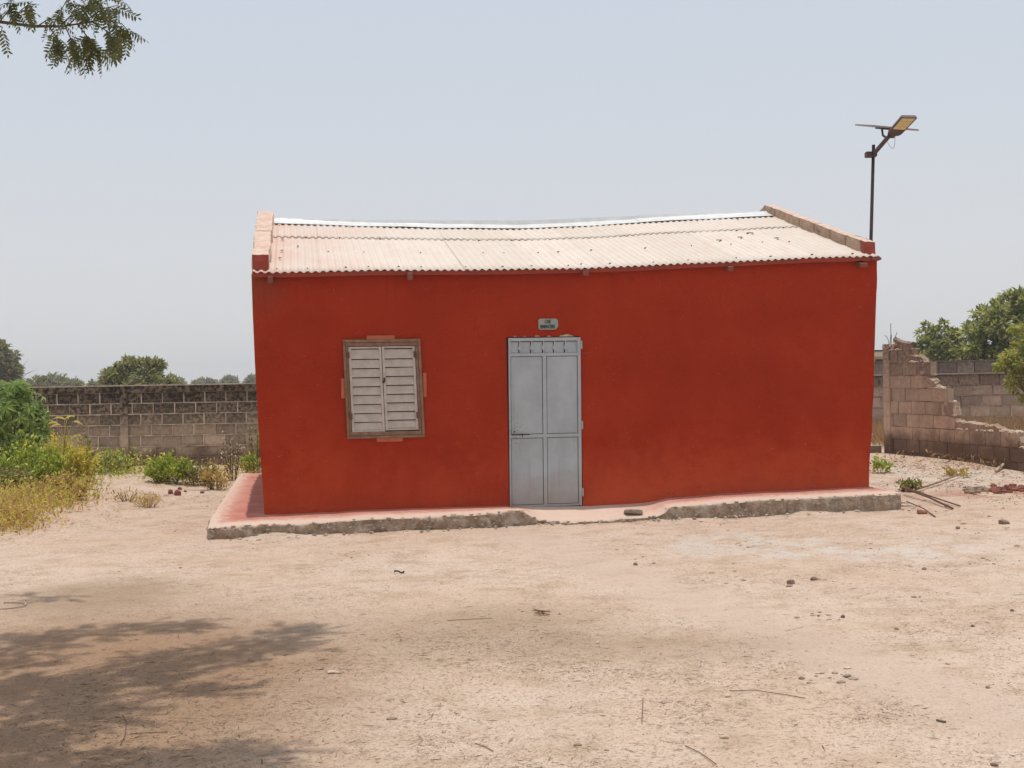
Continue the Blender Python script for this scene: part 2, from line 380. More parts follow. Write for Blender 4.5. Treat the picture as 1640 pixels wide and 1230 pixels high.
BLOCKR = mat_block('brown_concrete_block', (.41, .315, .235), (.52, .41, .32), (.13, .092, .066), 1.2, 2.5, .85)
MORTARR = mat_block('brown_mortar', (.40, .305, .225), (.50, .39, .30), (.14, .09, .07), 1.4, 2.5, .7)
BLOCKB = mat_block('old_back_wall_block', (.38, .275, .215), (.50, .385, .31), (.11, .078, .062), .9, 1.9, .85)
MORTARB = mat_block('dirty_back_mortar', (.56, .45, .36), (.36, .28, .22), (.10, .07, .055), .6, 1.8, .85)
BEAMM = mat_block('grey_ring_beam_concrete', (.32, .25, .21), (.38, .305, .26), (.09, .075, .068), 1.2, 2.4, .8)
RUBBLEW = mat_block('raw_broken_face', (.46, .36, .275), (.34, .25, .18), (.14, .10, .072), 1.2, 2.6, .7)
RUBBLE = basic('pale_broken_mortar', (.55, .44, .35), (.40, .30, .23), rough=.95, scale=20, bump=.6)
STONE = basic('brown_stone', (.17, .11, .075), (.27, .19, .135), rough=.9, scale=14, bump=.7, bscale=40)
PALESTONE = basic('pale_stone', (.55, .44, .34), (.44, .34, .26), rough=.9, scale=14, bump=.5)
REDBRICK = basic('broken_red_brick', (.15, .036, .022), (.24, .085, .055), rough=.9, scale=10, bump=.6)
CONCBIT = basic('grey_cement_chunk', (.32, .26, .21), (.24, .19, .15), rough=.95, scale=18, bump=.6)
BLACKBIT = basic('black_rubber_scrap', (.03, .025, .022), rough=.6)
STRAW = leafmat('straw_litter', (.24, .16, .10), (.44, .32, .21), .0, .9, (.12, .075, .045), .72)
STRAWPALE = basic('pale_straw', (.62, .50, .36), (.52, .40, .28), rough=.9)
GRAVELCLOD = leafmat('clod_earth', (.24, .16, .11), (.46, .35, .26), .0, .95, (.60, .50, .40), .82)
GRAVEL = leafmat('gravel_bits', (.30, .21, .145), (.52, .41, .32), .0, .95, (.16, .11, .075), .82)
BARK = basic('grey_brown_bark', (.13, .095, .07), (.20, .15, .11), rough=.95, scale=8, bump=.8, bscale=20, bdist=.02)
TWIG = basic('brown_twig', (.10, .065, .045), (.15, .10, .07), rough=.9)
NEEML = leafmat('neem_leaf', (.11, .12, .055), (.20, .20, .10), .5, .45)
MANGO1 = leafmat('mango_leaf', (.07, .085, .022), (.46, .45, .19), .45, .4, (.52, .42, .21), .85)
MANGO2 = leafmat('mango_leaf_far', (.10, .105, .045), (.42, .39, .19), .45, .45, (.32, .26, .16), .85)
FARLEAF = leafmat('far_leaf', (.20, .185, .125), (.28, .25, .17), .4, .6)
CASSAVA = leafmat('broad_green_leaf', (.06, .115, .018), (.33, .42, .12), .35, .4)
WEEDG = leafmat('fresh_green_weed', (.20, .27, .04), (.56, .58, .14), .5, .5, (.70, .62, .20), .82)
WEEDY = leafmat('yellowing_weed', (.52, .40, .08), (.90, .70, .22), .5, .6, (.56, .54, .13), .75)
WEEDDRY = leafmat('dry_weed', (.36, .20, .08), (.86, .60, .30), .42, .7, (.60, .52, .13), .74)
WEEDGREY = leafmat('dull_green_weed', (.13, .14, .04), (.42, .40, .15), .4, .6, (.38, .26, .14), .72)
FEATHER = leafmat('feathery_leaf', (.24, .26, .08), (.46, .44, .17), .5, .5, (.60, .40, .16), .85)
DEADGRASS = leafmat('dead_grass_blade', (.36, .21, .12), (.50, .33, .21), .3, .8, (.24, .13, .08), .75)
DEADSEED = leafmat('seed_head', (.14, .10, .055), (.26, .19, .11), .2, .8, (.72, .62, .54), .6)
SAPSTEM = basic('green_stem', (.16, .15, .06), (.22, .17, .08), rough=.8)

# ------------------------------------------------------------------ foliage helpers
def leaf_quads(P, D, L, Wd, up=None, fold=.25, name='leaves'):
    """P base points, D unit directions, L lengths, Wd widths -> mesh of folded diamond leaves"""
    n = len(P); P = np.asarray(P, float); D = np.asarray(D, float)
    D = D/np.linalg.norm(D, axis=1, keepdims=True)
    R = rng.normal(size=(n, 3)) if up is None else np.asarray(up)+rng.normal(size=(n, 3))*.35
    S = np.cross(D, R); S /= np.linalg.norm(S, axis=1, keepdims=True)+1e-9
    Nn = np.cross(S, D)
    L = np.asarray(L).reshape(-1, 1); Wd = np.asarray(Wd).reshape(-1, 1)
    mid = P + D*L*.45
    v = np.stack([P, mid+S*Wd*.5+Nn*Wd*fold, P+D*L-Nn*L*.12, mid-S*Wd*.5+Nn*Wd*fold], 1).reshape(-1, 3)
    me = bpy.data.meshes.new(name)
    me.vertices.add(4*n); me.vertices.foreach_set('co', v.ravel())
    me.loops.add(4*n); me.loops.foreach_set('vertex_index', np.arange(4*n, dtype=np.int32))
    me.polygons.add(n); me.polygons.foreach_set('loop_start', np.arange(0, 4*n, 4, dtype=np.int32))
    me.polygons.foreach_set('loop_total', np.full(n, 4, dtype=np.int32))
    me.update(calc_edges=True); me.validate()
    return me
def leafy_tree(name, label, loc, blobs, trunk_h, trunk_r, clumps, per, lsize, mat, clump_r=.4, group=None, cat='tree', inner=.15):
    """blobs: ellipsoids (x,y,z,rx,ry,rz) relative to loc"""
    root = empty(name, loc); tag(root, label, cat, group)
    vol = np.array([b[3]*b[5] for b in blobs]); pick = rng.choice(len(blobs), clumps, p=vol/vol.sum())
    C = []; O = []
    for i in pick:
        b = blobs[i]; d = rng.normal(size=3); d /= np.linalg.norm(d)
        rr = (rng.uniform(.0, 1)**.33) if rng.random() < inner else rng.uniform(.78, 1.06)
        C.append([b[0]+d[0]*b[3]*rr, b[1]+d[1]*b[4]*rr, b[2]+d[2]*b[5]*rr]); O.append(d)
    C = np.array(C); O = np.array(O)
    C = np.repeat(C, per, 0); O = np.repeat(O, per, 0)
    q = rng.normal(size=C.shape); q /= np.linalg.norm(q, axis=1, keepdims=True)
    rad = clump_r*rng.uniform(.25, 1.0, size=(len(C), 1))*np.repeat(rng.uniform(.6, 1.3, size=(clumps, 1)), per, 0)
    P = C+q*rad*np.array([1, 1, .75])
    D = q*.9+O*.5+rng.normal(size=C.shape)*.5+np.array([0, 0, -.12])
    up = O+q*.6+np.array([0, 0, .9])
    L = lsize*rng.uniform(.7, 1.3, len(P))
    link('crown', leaf_quads(P, D, L, L*.42, up), mat, root)
    mb = MB(); tops = []
    top = Vector((0.05, 0, trunk_h))
    mb.tube([(0, 0, -.2), (.03, .02, trunk_h*.5), top], [trunk_r*1.25, trunk_r, trunk_r*.85], 8)
    for k in range(9):
        i = int(rng.integers(len(C))); e = Vector(C[i]); s = top*random.uniform(.7, 1.0)
        m1 = s.lerp(e, .5)+Vector((0, 0, .12*(e-s).length))
        mb.tube([s, m1, e], [trunk_r*.55, trunk_r*.32, trunk_r*.1], 6)
    mb.build('trunk', BARK, root, smoothed=True)
    return root

# ================================================================== SETTING: ground
def build_ground():
    ys = [-60, -30, -15, -6, -2, 0, 1.5, 3, 3.8]; y = 4.4
    while y < 700: ys.append(y); y += max(.045, y*.0105) if y < 40 else y*.06
    xs = [0.0]; s = .05
    while xs[-1] < 700:
        x = xs[-1]; xs.append(x+(.06 if x < 4.5 else max(.06, .02*x+(x-4.5)*.03)))
    xs = [-x for x in xs[:0:-1]]+xs
    v = [(x, yy, height(x, yy)) for yy in ys for x in xs]; nx = len(xs)
    f = [(j*nx+i, j*nx+i+1, (j+1)*nx+i+1, (j+1)*nx+i) for j in range(len(ys)-1) for i in range(nx-1)]
    me = bpy.data.meshes.new('ground'); me.from_pydata(v, [], f)
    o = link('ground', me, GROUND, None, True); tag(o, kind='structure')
build_ground()

# ================================================================== HOUSE
house = empty('red_house', HO0, YAW)
tag(house, 'small red rendered house with corrugated metal roof, grey metal door and shuttered window', 'house')
# outline of the facade
LE = sorted([(z, u) for u, z in [fac(*q) for q in ((404, 437), (406, 500), (410, 590), (415, 680), (419, 740), (424, 800), (425, 826))]])
RE = sorted([(z, u) for u, z in [fac(*q) for q in ((1406, 412), (1405, 470), (1401, 590), (1397, 690), (1393, 750), (1391, 781))]])
uL = lambda z: interp(LE, z)
uR = lambda z: interp(RE, z)
BASE = [fac(*q) for q in ((424, 825), (600, 817), (700, 813.5), (808, 810.5), (816, 812), (932, 810.5), (1000, 807), (1050, 803), (1066, 798.5), (1150, 791), (1391, 780))]
zbase = lambda u: interp(BASE, u)
VE = -.12; VR = 3.5; HD = 7.0
EAVE = [fac(x, y, VE) for x, y in ((404, 436), (437, 436.5), (520, 435), (600, 433), (700, 432.5), (760, 432.5), (850, 431), (940, 429), (1020, 426.5), (1100, 422), (1200, 418), (1300, 413), (1408, 410))]
RIDGE = [fac(x, y, VR) for x, y in ((415, 354.5), (445, 355), (560, 359), (700, 363), (820, 364.5), (930, 360), (1020, 354), (1120, 349), (1225, 344), (1245, 343))]
ze = lambda u: interp(EAVE, u)
zr = lambda u: interp(RIDGE, u)
def zroof(u, v):
    if v <= VR: return ze(u)+(zr(u)-ze(u))*(v-VE)/(VR-VE)
    return zr(u)-(v-VR)*(zr(u)-ze(u))/(VR-VE)
# --- front wall with real openings
DU0, DU1 = fac(813.5, 680)[0], fac(931.5, 680)[0]; DZ1 = fac(871, 539.5)[1]; DZ0 = fac(871, 811.5)[1]
WU0, WU1 = fac(556, 620)[0], fac(673, 620)[0]; WZ1 = fac(614, 549)[1]; WZ0 = fac(614, 697)[1]
def build_walls():
    cols = [0.0]
    us = sorted(set([round(-3.2+i*.14, 3) for i in range(53)] + [WU0, WU1, DU0, DU1]))
    us = [u for u in us if -3.25 < u < 4.1]
    us = [u for u in us if u in (WU0, WU1, DU0, DU1) or min(abs(u-w) for w in (WU0, WU1, DU0, DU1)) > .05]
    zs = sorted(set([-.3, -.1]+[round(.12*i, 3) for i in range(28)]+[WZ0, WZ1, DZ1]))
    zs = [z for z in zs if z in (WZ0, WZ1, DZ1) or min(abs(z-w) for w in (WZ0, WZ1, DZ1)) > .04]
    nz = len(zs); grid = {}
    v = []; f = []
    edges = ['L']+us+['R']
    def yo(u, z): return .012*N(u*1.3, z*1.3, 2)+.006*N(u*4, z*4, 5)-.035*math.exp(-max(0, z-zbase(u))/.07)
    for i, u in enumerate(edges):
        for j, z in enumerate(zs):
            zz = min(z, ze(u if u not in 'LR' else (uL(z) if u == 'L' else uR(z)))-.005) if isinstance(u, str) else min(z, ze(u)-.005+.0*j)
            uu = (uL(zz) if u == 'L' else uR(zz)) if isinstance(u, str) else u
            near_open = (not isinstance(u, str)) and ((WU0-.02 <= u <= WU1+.02) or (DU0-.02 <= u <= DU1+.02))
            y = yo(uu, zz)*(.2 if near_open else 1)
            if isinstance(u, str): y += .02
            grid[i, j] = len(v); v.append((uu+(.012*N(zz*3, 7.7) if isinstance(u, str) else 0), y, zz+j*1e-5))
    def inside(u0, u1, z0, z1):
        um = (u0+u1)/2; zm = (z0+z1)/2
        return (WU0 < um < WU1 and WZ0 < zm < WZ1) or (DU0 < um < DU1 and zm < DZ1)
    for i in range(len(edges)-1):
        a = -3.4 if i == 0 else edges[i]; b = 4.3 if i == len(edges)-2 else edges[i+1]
        for j in range(nz-1):
            if inside(a, b, zs[j], zs[j+1]): continue
            f.append((grid[i, j], grid[i+1, j], grid[i+1, j+1], grid[i, j+1]))
    mb = MB(); mb.add(v, f)
    # reveals of the openings
    for a, b, z0, z1 in ((WU0, WU1, WZ0, WZ1), (DU0, DU1, -.25, DZ1)):
        for (p, q) in (((a, z0), (a, z1)), ((a, z1), (b, z1)), ((b, z1), (b, z0)), ((b, z0), (a, z0))):
            mb.add([(p[0], 0, p[1]), (q[0], 0, q[1]), (q[0], .2, q[1]), (p[0], .2, p[1])], [(0, 1, 2, 3)])
    # rounded corners into the side walls, gables, back
    for lr, fn in (('L', uL), ('R', uR)):
        s = 1 if lr == 'L' else -1
        for j in range(nz-1):
            i = 0 if lr == 'L' else len(edges)-1
            p = v[grid[i, j]]; q = v[grid[i, j+1]]
            k0 = fn(p[2]); k1 = fn(q[2])
            rows = [(p, q)]
            for (du, dv) in ((-.012*s, .05), (-.018*s, .3)) + tuple((-.02*s+.012*N(t*.9, j*.2, 4)*s, t) for t in (1, 2, 3, 4, 5, 6, HD)):
                base = fn(1.4)*.55+.45*k0; base1 = fn(1.4)*.55+.45*k1
                w = min(1, dv/3)
                rows.append(((k0*(1-w)+base*w+du, dv, p[2]), (k1*(1-w)+base1*w+du, dv, q[2])))
            for (a0, a1), (b0, b1) in zip(rows, rows[1:]):
                mb.add([a0, b0, b1, a1], [(0, 1, 2, 3)])
        us_ = fn(2.9)
        mb.hexa([(us_-.0, 0.03, ze(us_)-.15), (us_+.2*s, 0.03, ze(us_)-.15), (us_+.2*s, VR, ze(us_)-.15), (us_, VR, ze(us_)-.15),
                 (us_-.0, 0.03, ze(us_)-.02), (us_+.2*s, 0.03, ze(us_)-.02), (us_+.2*s, VR, zr(us_)-.04), (us_, VR, zr(us_)-.04)])
        mb.hexa([(us_-.0, VR, ze(us_)-.15), (us_+.2*s, VR, ze(us_)-.15), (us_+.2*s, HD, ze(us_)-.15), (us_, HD, ze(us_)-.15),
                 (us_-.0, VR, zr(us_)-.04), (us_+.2*s, VR, zr(us_)-.04), (us_+.2*s, HD, ze(us_)-.02), (us_, HD, ze(us_)-.02)])
    a, b = uL(.1), uR(.1)
    mb.add([(a, HD, -.3), (b, HD, -.3), (uR(2.9), HD, 2.95), (uL(2.9), HD, 2.95)], [(0, 1, 2, 3)])
    me = mb.mesh('wall'); bm = bmesh.new(); bm.from_mesh(me); bmesh.ops.remove_doubles(bm, verts=bm.verts[:], dist=.0008)
    bmesh.ops.recalc_face_normals(bm, faces=bm.faces[:]); bm.to_mesh(me); bm.free()
    return link('wall', me, REDWALL, house, False)
wall = build_walls()
wall.data.polygons.foreach_set('use_smooth', [True]*len(wall.data.polygons))
_es = wall.modifiers.new('edge', 'EDGE_SPLIT'); _es.split_angle = RAD(40)
# dark room behind the openings
mb = MB(); mb.box(uL(1)+.25, uR(1)-.25, .25, .3, -.1, 2.8); mb.build('inner_wall', BROWNRED, house)

# --- roof: corrugated sheets, one object each
PITCHW = .090
def sheet_mesh(u0, u1, v0, v1, lift, back=False, jag=0.0):
    n = int(round((u1-u0)/PITCHW*8)); vs = []; fs = []
    rows = [v0+(v1-v0)*k/6 for k in range(7)]
    for kr, v in enumerate(rows):
        for i in range(n+1):
            u = u0+(u1-u0)*i/n
            ph = 2*math.pi*u/PITCHW
            z = zroof(u, v)+.0105*math.cos(ph)+lift+.0035*N(u*1.1, v*1.3, 9)
            vv = v
            if kr == 0 and not back: vv = v-jag*(.5+.5*N(u*2, 3)); z += .006*N(u*3.3, 1)
            vs.append((u, vv, z))
    m = n+1
    for k in range(6):
        for i in range(n): fs.append((k*m+i, k*m+i+1, (k+1)*m+i+1, (k+1)*m+i))
    me = bpy.data.meshes.new('roof_sheet'); me.from_pydata(vs, [], fs); me.materials.append(SHEET)
    me.polygons.foreach_set('use_smooth', [True]*len(fs))
    return me
ROOFL, ROOFR = fac(404, 436, VE)[0]-.0, fac(1409, 410, VE)[0]
nsh = 9; sw = (ROOFR-ROOFL)/nsh
VO = 2.25
for k in range(nsh):
    a = ROOFL+k*sw-(0 if k == 0 else .09); b = ROOFL+(k+1)*sw
    o = link('roof_sheet', sheet_mesh(a, b, VE+random.uniform(-.012, .012), VO+.15, .003*(k % 2), jag=.015), None, house)
    s = o.modifiers.new('t', 'SOLIDIFY'); s.thickness = .0012
    o = link('roof_sheet', sheet_mesh(a+.02, b+.02 if k < nsh-1 else b, VO+random.uniform(-.04, .02), VR, 0.005+.003*(k % 2), jag=.03), None, house)
    s = o.modifiers.new('t', 'SOLIDIFY'); s.thickness = .0012
for k in range(3):
    w3 = (ROOFR-ROOFL)/3
    link('roof_sheet', sheet_mesh(ROOFL+k*w3, ROOFL+(k+1)*w3+.02, VR, HD+.15, .004*k, True), None, house)
# nail heads and small bits of dirt along the purlin lines
mb = MB()
for v, sp in ((.02, .26), (1.05, .33), (2.12, .30), (3.1, .6)):
    u = ROOFL+.3
    while u < ROOFR-.3:
        uu = u+random.uniform(-.1, .1); uu = round(uu/PITCHW)*PITCHW; vv = v+random.uniform(-.05, .05)
        z = zroof(uu, vv)+.014; r = random.choice((.006, .008, .011))
        mb.box(uu-r, uu+r, vv-r*1.6, vv+r*1.6, z, z+.010)
        u += sp*random.uniform(1.0, 2.4)
for uu, vv, w, l in ((3.1, 1.55, .06, .05), (3.35, 1.85, .09, .05), (3.55, 1.35, .05, .06), (2.75, 1.4, .07, .04), (-3.1, 1.2, .03, .06), (-3.12, .7, .03, .05), (-3.1, 2.0, .03, .05), (-2.9, 1.5, .025, .05)):
    z = zroof(uu, vv)+.013; mb.box(uu-w/2, uu+w/2, vv-l/2, vv+l/2, z, z+.006)
tag(mb.build('roof_nails', DARKIRON, house), kind='stuff')
# ridge cap of four lapped lengths
caps = [fac(418, 355, VR)[0], fac(640, 360, VR)[0], fac(823, 364, VR)[0], fac(1023, 353, VR)[0], fac(1236, 343, VR)[0]]
for k in range(4):
    mb = MB(); a, b = caps[k]-(.06 if k else 0), caps[k+1]; n = 14; prof = ((-.27, -.004), (-.10, .004), (-.01, .012), (.0, .042), (.03, .044), (.2, -.01))
    vs = []
    for i in range(n+1):
        u = a+(b-a)*i/n
        for j, (dv, dz) in enumerate(prof):
            vv = VR+dv; z = zroof(u, vv)+.026+dz+.004*(k % 2)+.007*N(u*1.7, j*.7, 5)
            if j in (3, 4): z += .05*math.exp(-((u-.4)/2.6)**2)-.018
            vs.append((u, vv, z))
    m = len(prof)
    mb.add(vs, [(i*m+j, (i+1)*m+j, (i+1)*m+j+1, i*m+j+1) for i in range(n) for j in range(m-1)])
    o = mb.build('ridge_cap', CAPM, house); s = o.modifiers.new('t', 'SOLIDIFY'); s.thickness = .0015
# fascia board under the eave and the rafter ends
mb = MB(); n = 40
for i in range(n):
    a = uL(2.9)+.01+(uR(2.9)-uL(2.9)-.02)*i/n; b = uL(2.9)+.01+(uR(2.9)-uL(2.9)-.02)*(i+1)/n
    za, zb = ze(a)-.001, ze(b)-.001
    mb.add([(a, -.095, za-.052), (b, -.095, zb-.052), (b, -.02, zb-.052), (a, -.02, za-.052), (a, -.10, za), (b, -.10, zb), (b, -.02, zb), (a, -.02, za)],
           [(3, 2, 1, 0), (4, 5, 6, 7), (0, 1, 5, 4), (2, 3, 7, 6)])
mb.build('fascia_board', REDPAINT, house)
for x, y, w, h in ((433, 448, 8, 11), (657, 443, 8.5, 11), (938, 437, 10, 9), (1170, 431, 9, 8), (1383, 425, 13, 7)):
    u, z = fac(x, y, -.13); ww = w*.0076; hh = h*.0076
    mb = MB(); mb.hexa([(u-ww/2, -.15, z-hh/2), (u+ww/2, -.15, z-hh/2), (u+ww/2, .1, z-hh/2+.05), (u-ww/2, .1, z-hh/2+.05),
                        (u-ww/2, -.15, z+hh/2), (u+ww/2, -.15, z+hh/2), (u+ww/2, .1, z+hh/2+.06), (u-ww/2, .1, z+hh/2+.06)])
    mb.build('rafter_end', BROWNRED, house, bevel=.004)
# end of the wall plate poking out at the right corner
u, z = fac(1407, 414, -.1); mb = MB(); mb.box(u-.1, u+.025, -.13, -.02, z-.018, z+.012); mb.build('plate_end', BROWNRED, house)

# --- parapets of blocks
def parapet(ufun0, ufun1, ztop, joints, mats, name='parapet_block', paint_first=False, drop=.06):
    for i, (a, b) in enumerate(zip(joints, joints[1:])):
        g = .006
        a2, b2 = a+g, b-g
        vs = []; fs = []
        NU, NV, NZ = 3, 4, 3
        jit = random.uniform(-.008, .008); jt = random.uniform(-.006, .006)
        bm = bmesh.new(); idx = {}
        for iu in range(NU+1):
            for iv in range(NV+1):
                for iz in range(NZ+1):
                    if not (iu in (0, NU) or iv in (0, NV) or iz in (0, NZ)): continue
                    v = a2+(b2-a2)*iv/NV; u = ufun0(v)+(ufun1(v)-ufun0(v))*iu/NU
                    um = (ufun0(v)+ufun1(v))/2
                    zb = zroof(um, v)-drop; zt = ztop(v)+jt
                    z = zb+(zt-zb)*iz/NZ
                    d = Vector((N(u*9, v*9, z*9), N(u*9+5, v*9, z*9), N(u*9, v*9+7, z*9)))*.010
                    ed = (iu in (0, NU))+(iv in (0, NV))+(iz in (0, NZ))
                    cu = (.5-iu/NU)*.018*(ed > 1); cz = -.012*(iz == NZ and ed > 1); cv = (.5-iv/NV)*.02*(ed > 1 and iv in (0, NV))
                    idx[iu, iv, iz] = bm.verts.new((u+d.x+jit+cu, v+d.y+cv, z+d.z+cz))
        def quad(k):
            try: return bm.faces.new([idx[q] for q in k])
            except ValueError: return None
        for iu in range(NU):
            for iv in range(NV):
                for iz, mi in ((0, 1), (NZ, 0)):
                    q = quad([(iu, iv, iz), (iu+1, iv, iz), (iu+1, iv+1, iz), (iu, iv+1, iz)]); q.material_index = mi
        for iu in range(NU):
            for iz in range(NZ):
                for iv in (0, NV):
                    q = quad([(iu, iv, iz), (iu+1, iv, iz), (iu+1, iv, iz+1), (iu, iv, iz+1)]); q.material_index = 2 if (iv == 0 and i == 0) else 1
        for iv in range(NV):
            for iz in range(NZ):
                for iu in (0, NU):
                    q = quad([(iu, iv, iz), (iu, iv+1, iz), (iu, iv+1, iz+1), (iu, iv, iz+1)]); q.material_index = 1 if not paint_first or (i > 0) else 2
        bmesh.ops.recalc_face_normals(bm, faces=bm.faces[:])
        me = bpy.data.meshes.new(name); bm.to_mesh(me); bm.free()
        for m in mats: me.materials.append(m)
        link(name, me, None, house)
l0, l1 = fac(403, 407, -.03), fac(432, 406, -.03); L0, L1 = fac(411.5, 337, VR), fac(438.5, 337, VR)
lt = lambda v: l0[1]+(L0[1]-l0[1])*(v+.03)/(VR+.03) if v <= VR else L0[1]-(v-VR)*.28
parapet(lambda v: l0[0]+(L0[0]-l0[0])*(v+.03)/(VR+.03), lambda v: l1[0]+(L1[0]-l1[0])*(v+.03)/(VR+.03), lt,
        [-.03, .42, .85, 1.28, 1.73, 2.14, 2.6, 3.02, 3.5, 4.0, 4.6, 5.2, 5.8, 6.4, HD], [TOPPLASTER, TOPPLASTER, REDPAINT])
r0, r1 = fac(1385.5, 386.5, .0), fac(1404, 386, .0)
rb = sidev(1224, 327, r0[0])
rt = lambda v: r0[1]+(rb[1]-r0[1])*v/rb[0] if v <= rb[0] else rb[1]-(v-rb[0])*.30
jv = [0.0, .16]+[sidev(x, y, r0[0])[0] for x, y in ((1353, 375), (1328, 366), (1303, 357), (1280, 349), (1256, 340), (1240, 334))]+[rb[0]]
jv += [rb[0]+.45*k for k in range(1, 8)]
jv = sorted(jv)
parapet(lambda v: r0[0], lambda v: r0[0]+(r1[0]-r0[0])*1.0, rt, jv, [TOPPLASTER, RAWBLOCK, REDPAINT], paint_first=True)
# mortar core behind the joints of the right parapet
mb = MB()
for a, b in ((0.03, rb[0]-.03), (rb[0]+.02, HD-.1)):
    u0, u1 = r0[0]+.02, r1[0]-.02
    mb.hexa([(u0, a, zroof(u0, a)-.06), (u1, a, zroof(u1, a)-.06), (u1, b, zroof(u1, b)-.06), (u0, b, zroof(u0, b)-.06),
             (u0, a, rt(a)-.025), (u1, a, rt(a)-.025), (u1, b, rt(b)-.025), (u0, b, rt(b)-.025)])
    u0, u1 = l0[0]+.02, l1[0]-.02
    mb.hexa([(u0, a, zroof(u0, a)-.06), (u1, a, zroof(u1, a)-.06), (u1, b, zroof(u1, b)-.06), (u0, b, zroof(u0, b)-.06),
             (u0, a, lt(a)-.025), (u1, a, lt(a)-.025), (u1, b, lt(b)-.025), (u0, b, lt(b)-.025)])
tag(mb.build('parapet_mortar', RAWBLOCK, house), kind='stuff')

# --- window: frame, two louvred shutters, four render patches
KS = -.030; ZC = fac(614, 622)[1]
def wu(x): return fac(x, 622)[0]
def wz(y): return fac(614, y)[1]
mb = MB()
ou0, ou1, oz0, oz1 = wu(552.5), wu(676.5), wz(701.5), wz(543.5)
iu0, iu1, iz0, iz1 = wu(560), wu(668), wz(691), wz(554)
def ring(mb, a, b, y0, y1):
    (a0, a1, b0, b1), (c0, c1, d0, d1) = a, b
    mb.hexa([(a0, y0, b1-(b1-d1)), (a1, y0, d1), (a1, y1, d1), (a0, y1, d1), (a0, y0, b1), (a1, y0, b1), (a1, y1, b1), (a0, y1, b1)])
    mb.box(a0, a1, y0, y1, b0, d0)
    mb.box(a0, c0, y0, y1, d0+.001, d1-.001); mb.box(c1, a1, y0, y1, d0+.001, d1-.001)
ring(mb, (ou0, ou1, oz0, oz1), (wu(556), wu(672.5), wz(697.5), wz(548)), -.035, .03)
ring(mb, (wu(556)+.001, wu(672.5)-.001, wz(697.5)+.001, wz(548)-.001), (iu0, iu1, iz0, iz1), -.018, .08)
mb.build('window_frame', TIMBER, house, shear=(KS, ZC), bevel=.003)
def shutter(x0, x1, ylines, ytop, ybot, hinge_x):
    a, b = wu(x0), wu(x1); z0, z1 = wz(ybot), wz(ytop); sw_ = .030
    mb = MB(); y0, y1 = -.014, .012
    mb.box(a, a+sw_, y0, y1, z0, z1); mb.box(b-sw_, b, y0, y1, z0, z1)
    mb.box(a+sw_, b-sw_, y0+.001, y1, z1-.022, z1); mb.box(a+sw_, b-sw_, y0+.001, y1, z0, z0+.022)
    s = mb.build('shutter', SHUTTER, house, shear=(KS, ZC), bevel=.0025)
    for yt, yb in zip(ylines, ylines[1:]):
        zt, zb = wz(yt), wz(yb); j = random.uniform(-.003, .003)
        m2 = MB()            # louvre tilted: lower edge out, thin dark gap beneath the blade above
        m2.hexa([(a+sw_-.004, -.010+j, zb+.001), (b-sw_+.004, -.010-j, zb+.001), (b-sw_+.004, -.002, zb+.001), (a+sw_-.004, -.002, zb+.001),
                 (a+sw_-.004, .006, zt-.010), (b-sw_+.004, .006, zt-.010+j), (b-sw_+.004, .014, zt-.010), (a+sw_-.004, .014, zt-.010)])
        m2.build('slat', SHUTTER, s, shear=(KS, ZC))
    for yy in (568, 666):
        m3 = MB(); hx = wu(hinge_x); z = wz(yy); m3.box(hx-.017, hx+.017, -.026, -.008, z-.035, z+.035); m3.tube([(hx, -.024, z-.04), (hx, -.024, z+.04)], .008, 6)
        m3.build('hinge', RUSTIRON, s, shear=(KS, ZC))
    return s
lsh = shutter(560.8, 613.5, [558, 574.5, 589.3, 603.8, 618.3, 632.2, 646.8, 661.2, 675.2, 688], 555, 691.2, 560)
rsh = shutter(614.4, 667.2, [558, 574.4, 588, 602.6, 616.8, 631.2, 645, 659, 672.8, 686], 554.8, 689.4, 667)
mb = MB(); mb.box(wu(615), wu(617.5), -.028, -.012, wz(612), wz(605)); mb.box(wu(613), wu(615.5), -.03, -.014, wz(613.5), wz(610)); mb.build('catch', DARKIRON, rsh, shear=(KS, ZC))
mb = MB(); mb.box(wu(557), wu(671), .05, .06, wz(696), wz(550)); mb.build('shutter_backing', DARKIRON, house)
for x0, x1, y0, y1 in ((587, 632, 537.5, 544), (545.8, 552.5, 606, 638), (676.8, 683.5, 597, 636), (603, 645, 701, 707)):
    a, zt = fac(x0, y0); b, zb = fac(x1, y1)
    mb = MB(); mb.box(a, b, -.022, .02, zb, zt); mb.build('render_patch', PATCHM, house, bevel=.006)

# --- door
KD = .008; ZD = 1.15
def du(x): return fac(x, 680)[0]
def dz(y): return fac(871, y)[1]
dx0, dx1 = 815.2, 930.6
mb = MB()
F0, F1 = -.020, .03
mb.box(du(dx0), du(818.2), F0, F1, dz(811), dz(540.8)); mb.box(du(925.6), du(dx1), F0, F1, dz(811), dz(540.8))     # stiles
mb.box(du(818.2), du(925.6), F0+.001, F1, dz(546.2), dz(540.8)); mb.box(du(818.2), du(925.6), F0+.001, F1, dz(570.3), dz(565.3))
mb.box(du(818.2), du(925.6), F0+.001, F1, dz(700.6), dz(695.0)); mb.box(du(818.2), du(925.6), F0+.001, F1, dz(811), dz(807.6))
mb.box(du(869.6), du(875.6), F0+.0015, F1, dz(695.0), dz(570.3)); mb.box(du(869.6), du(875.6), F0+.0015, F1, dz(807.6), dz(700.6))
door = mb.build('door', DOORM, house, bevel=.002, shear=(KD, ZD))
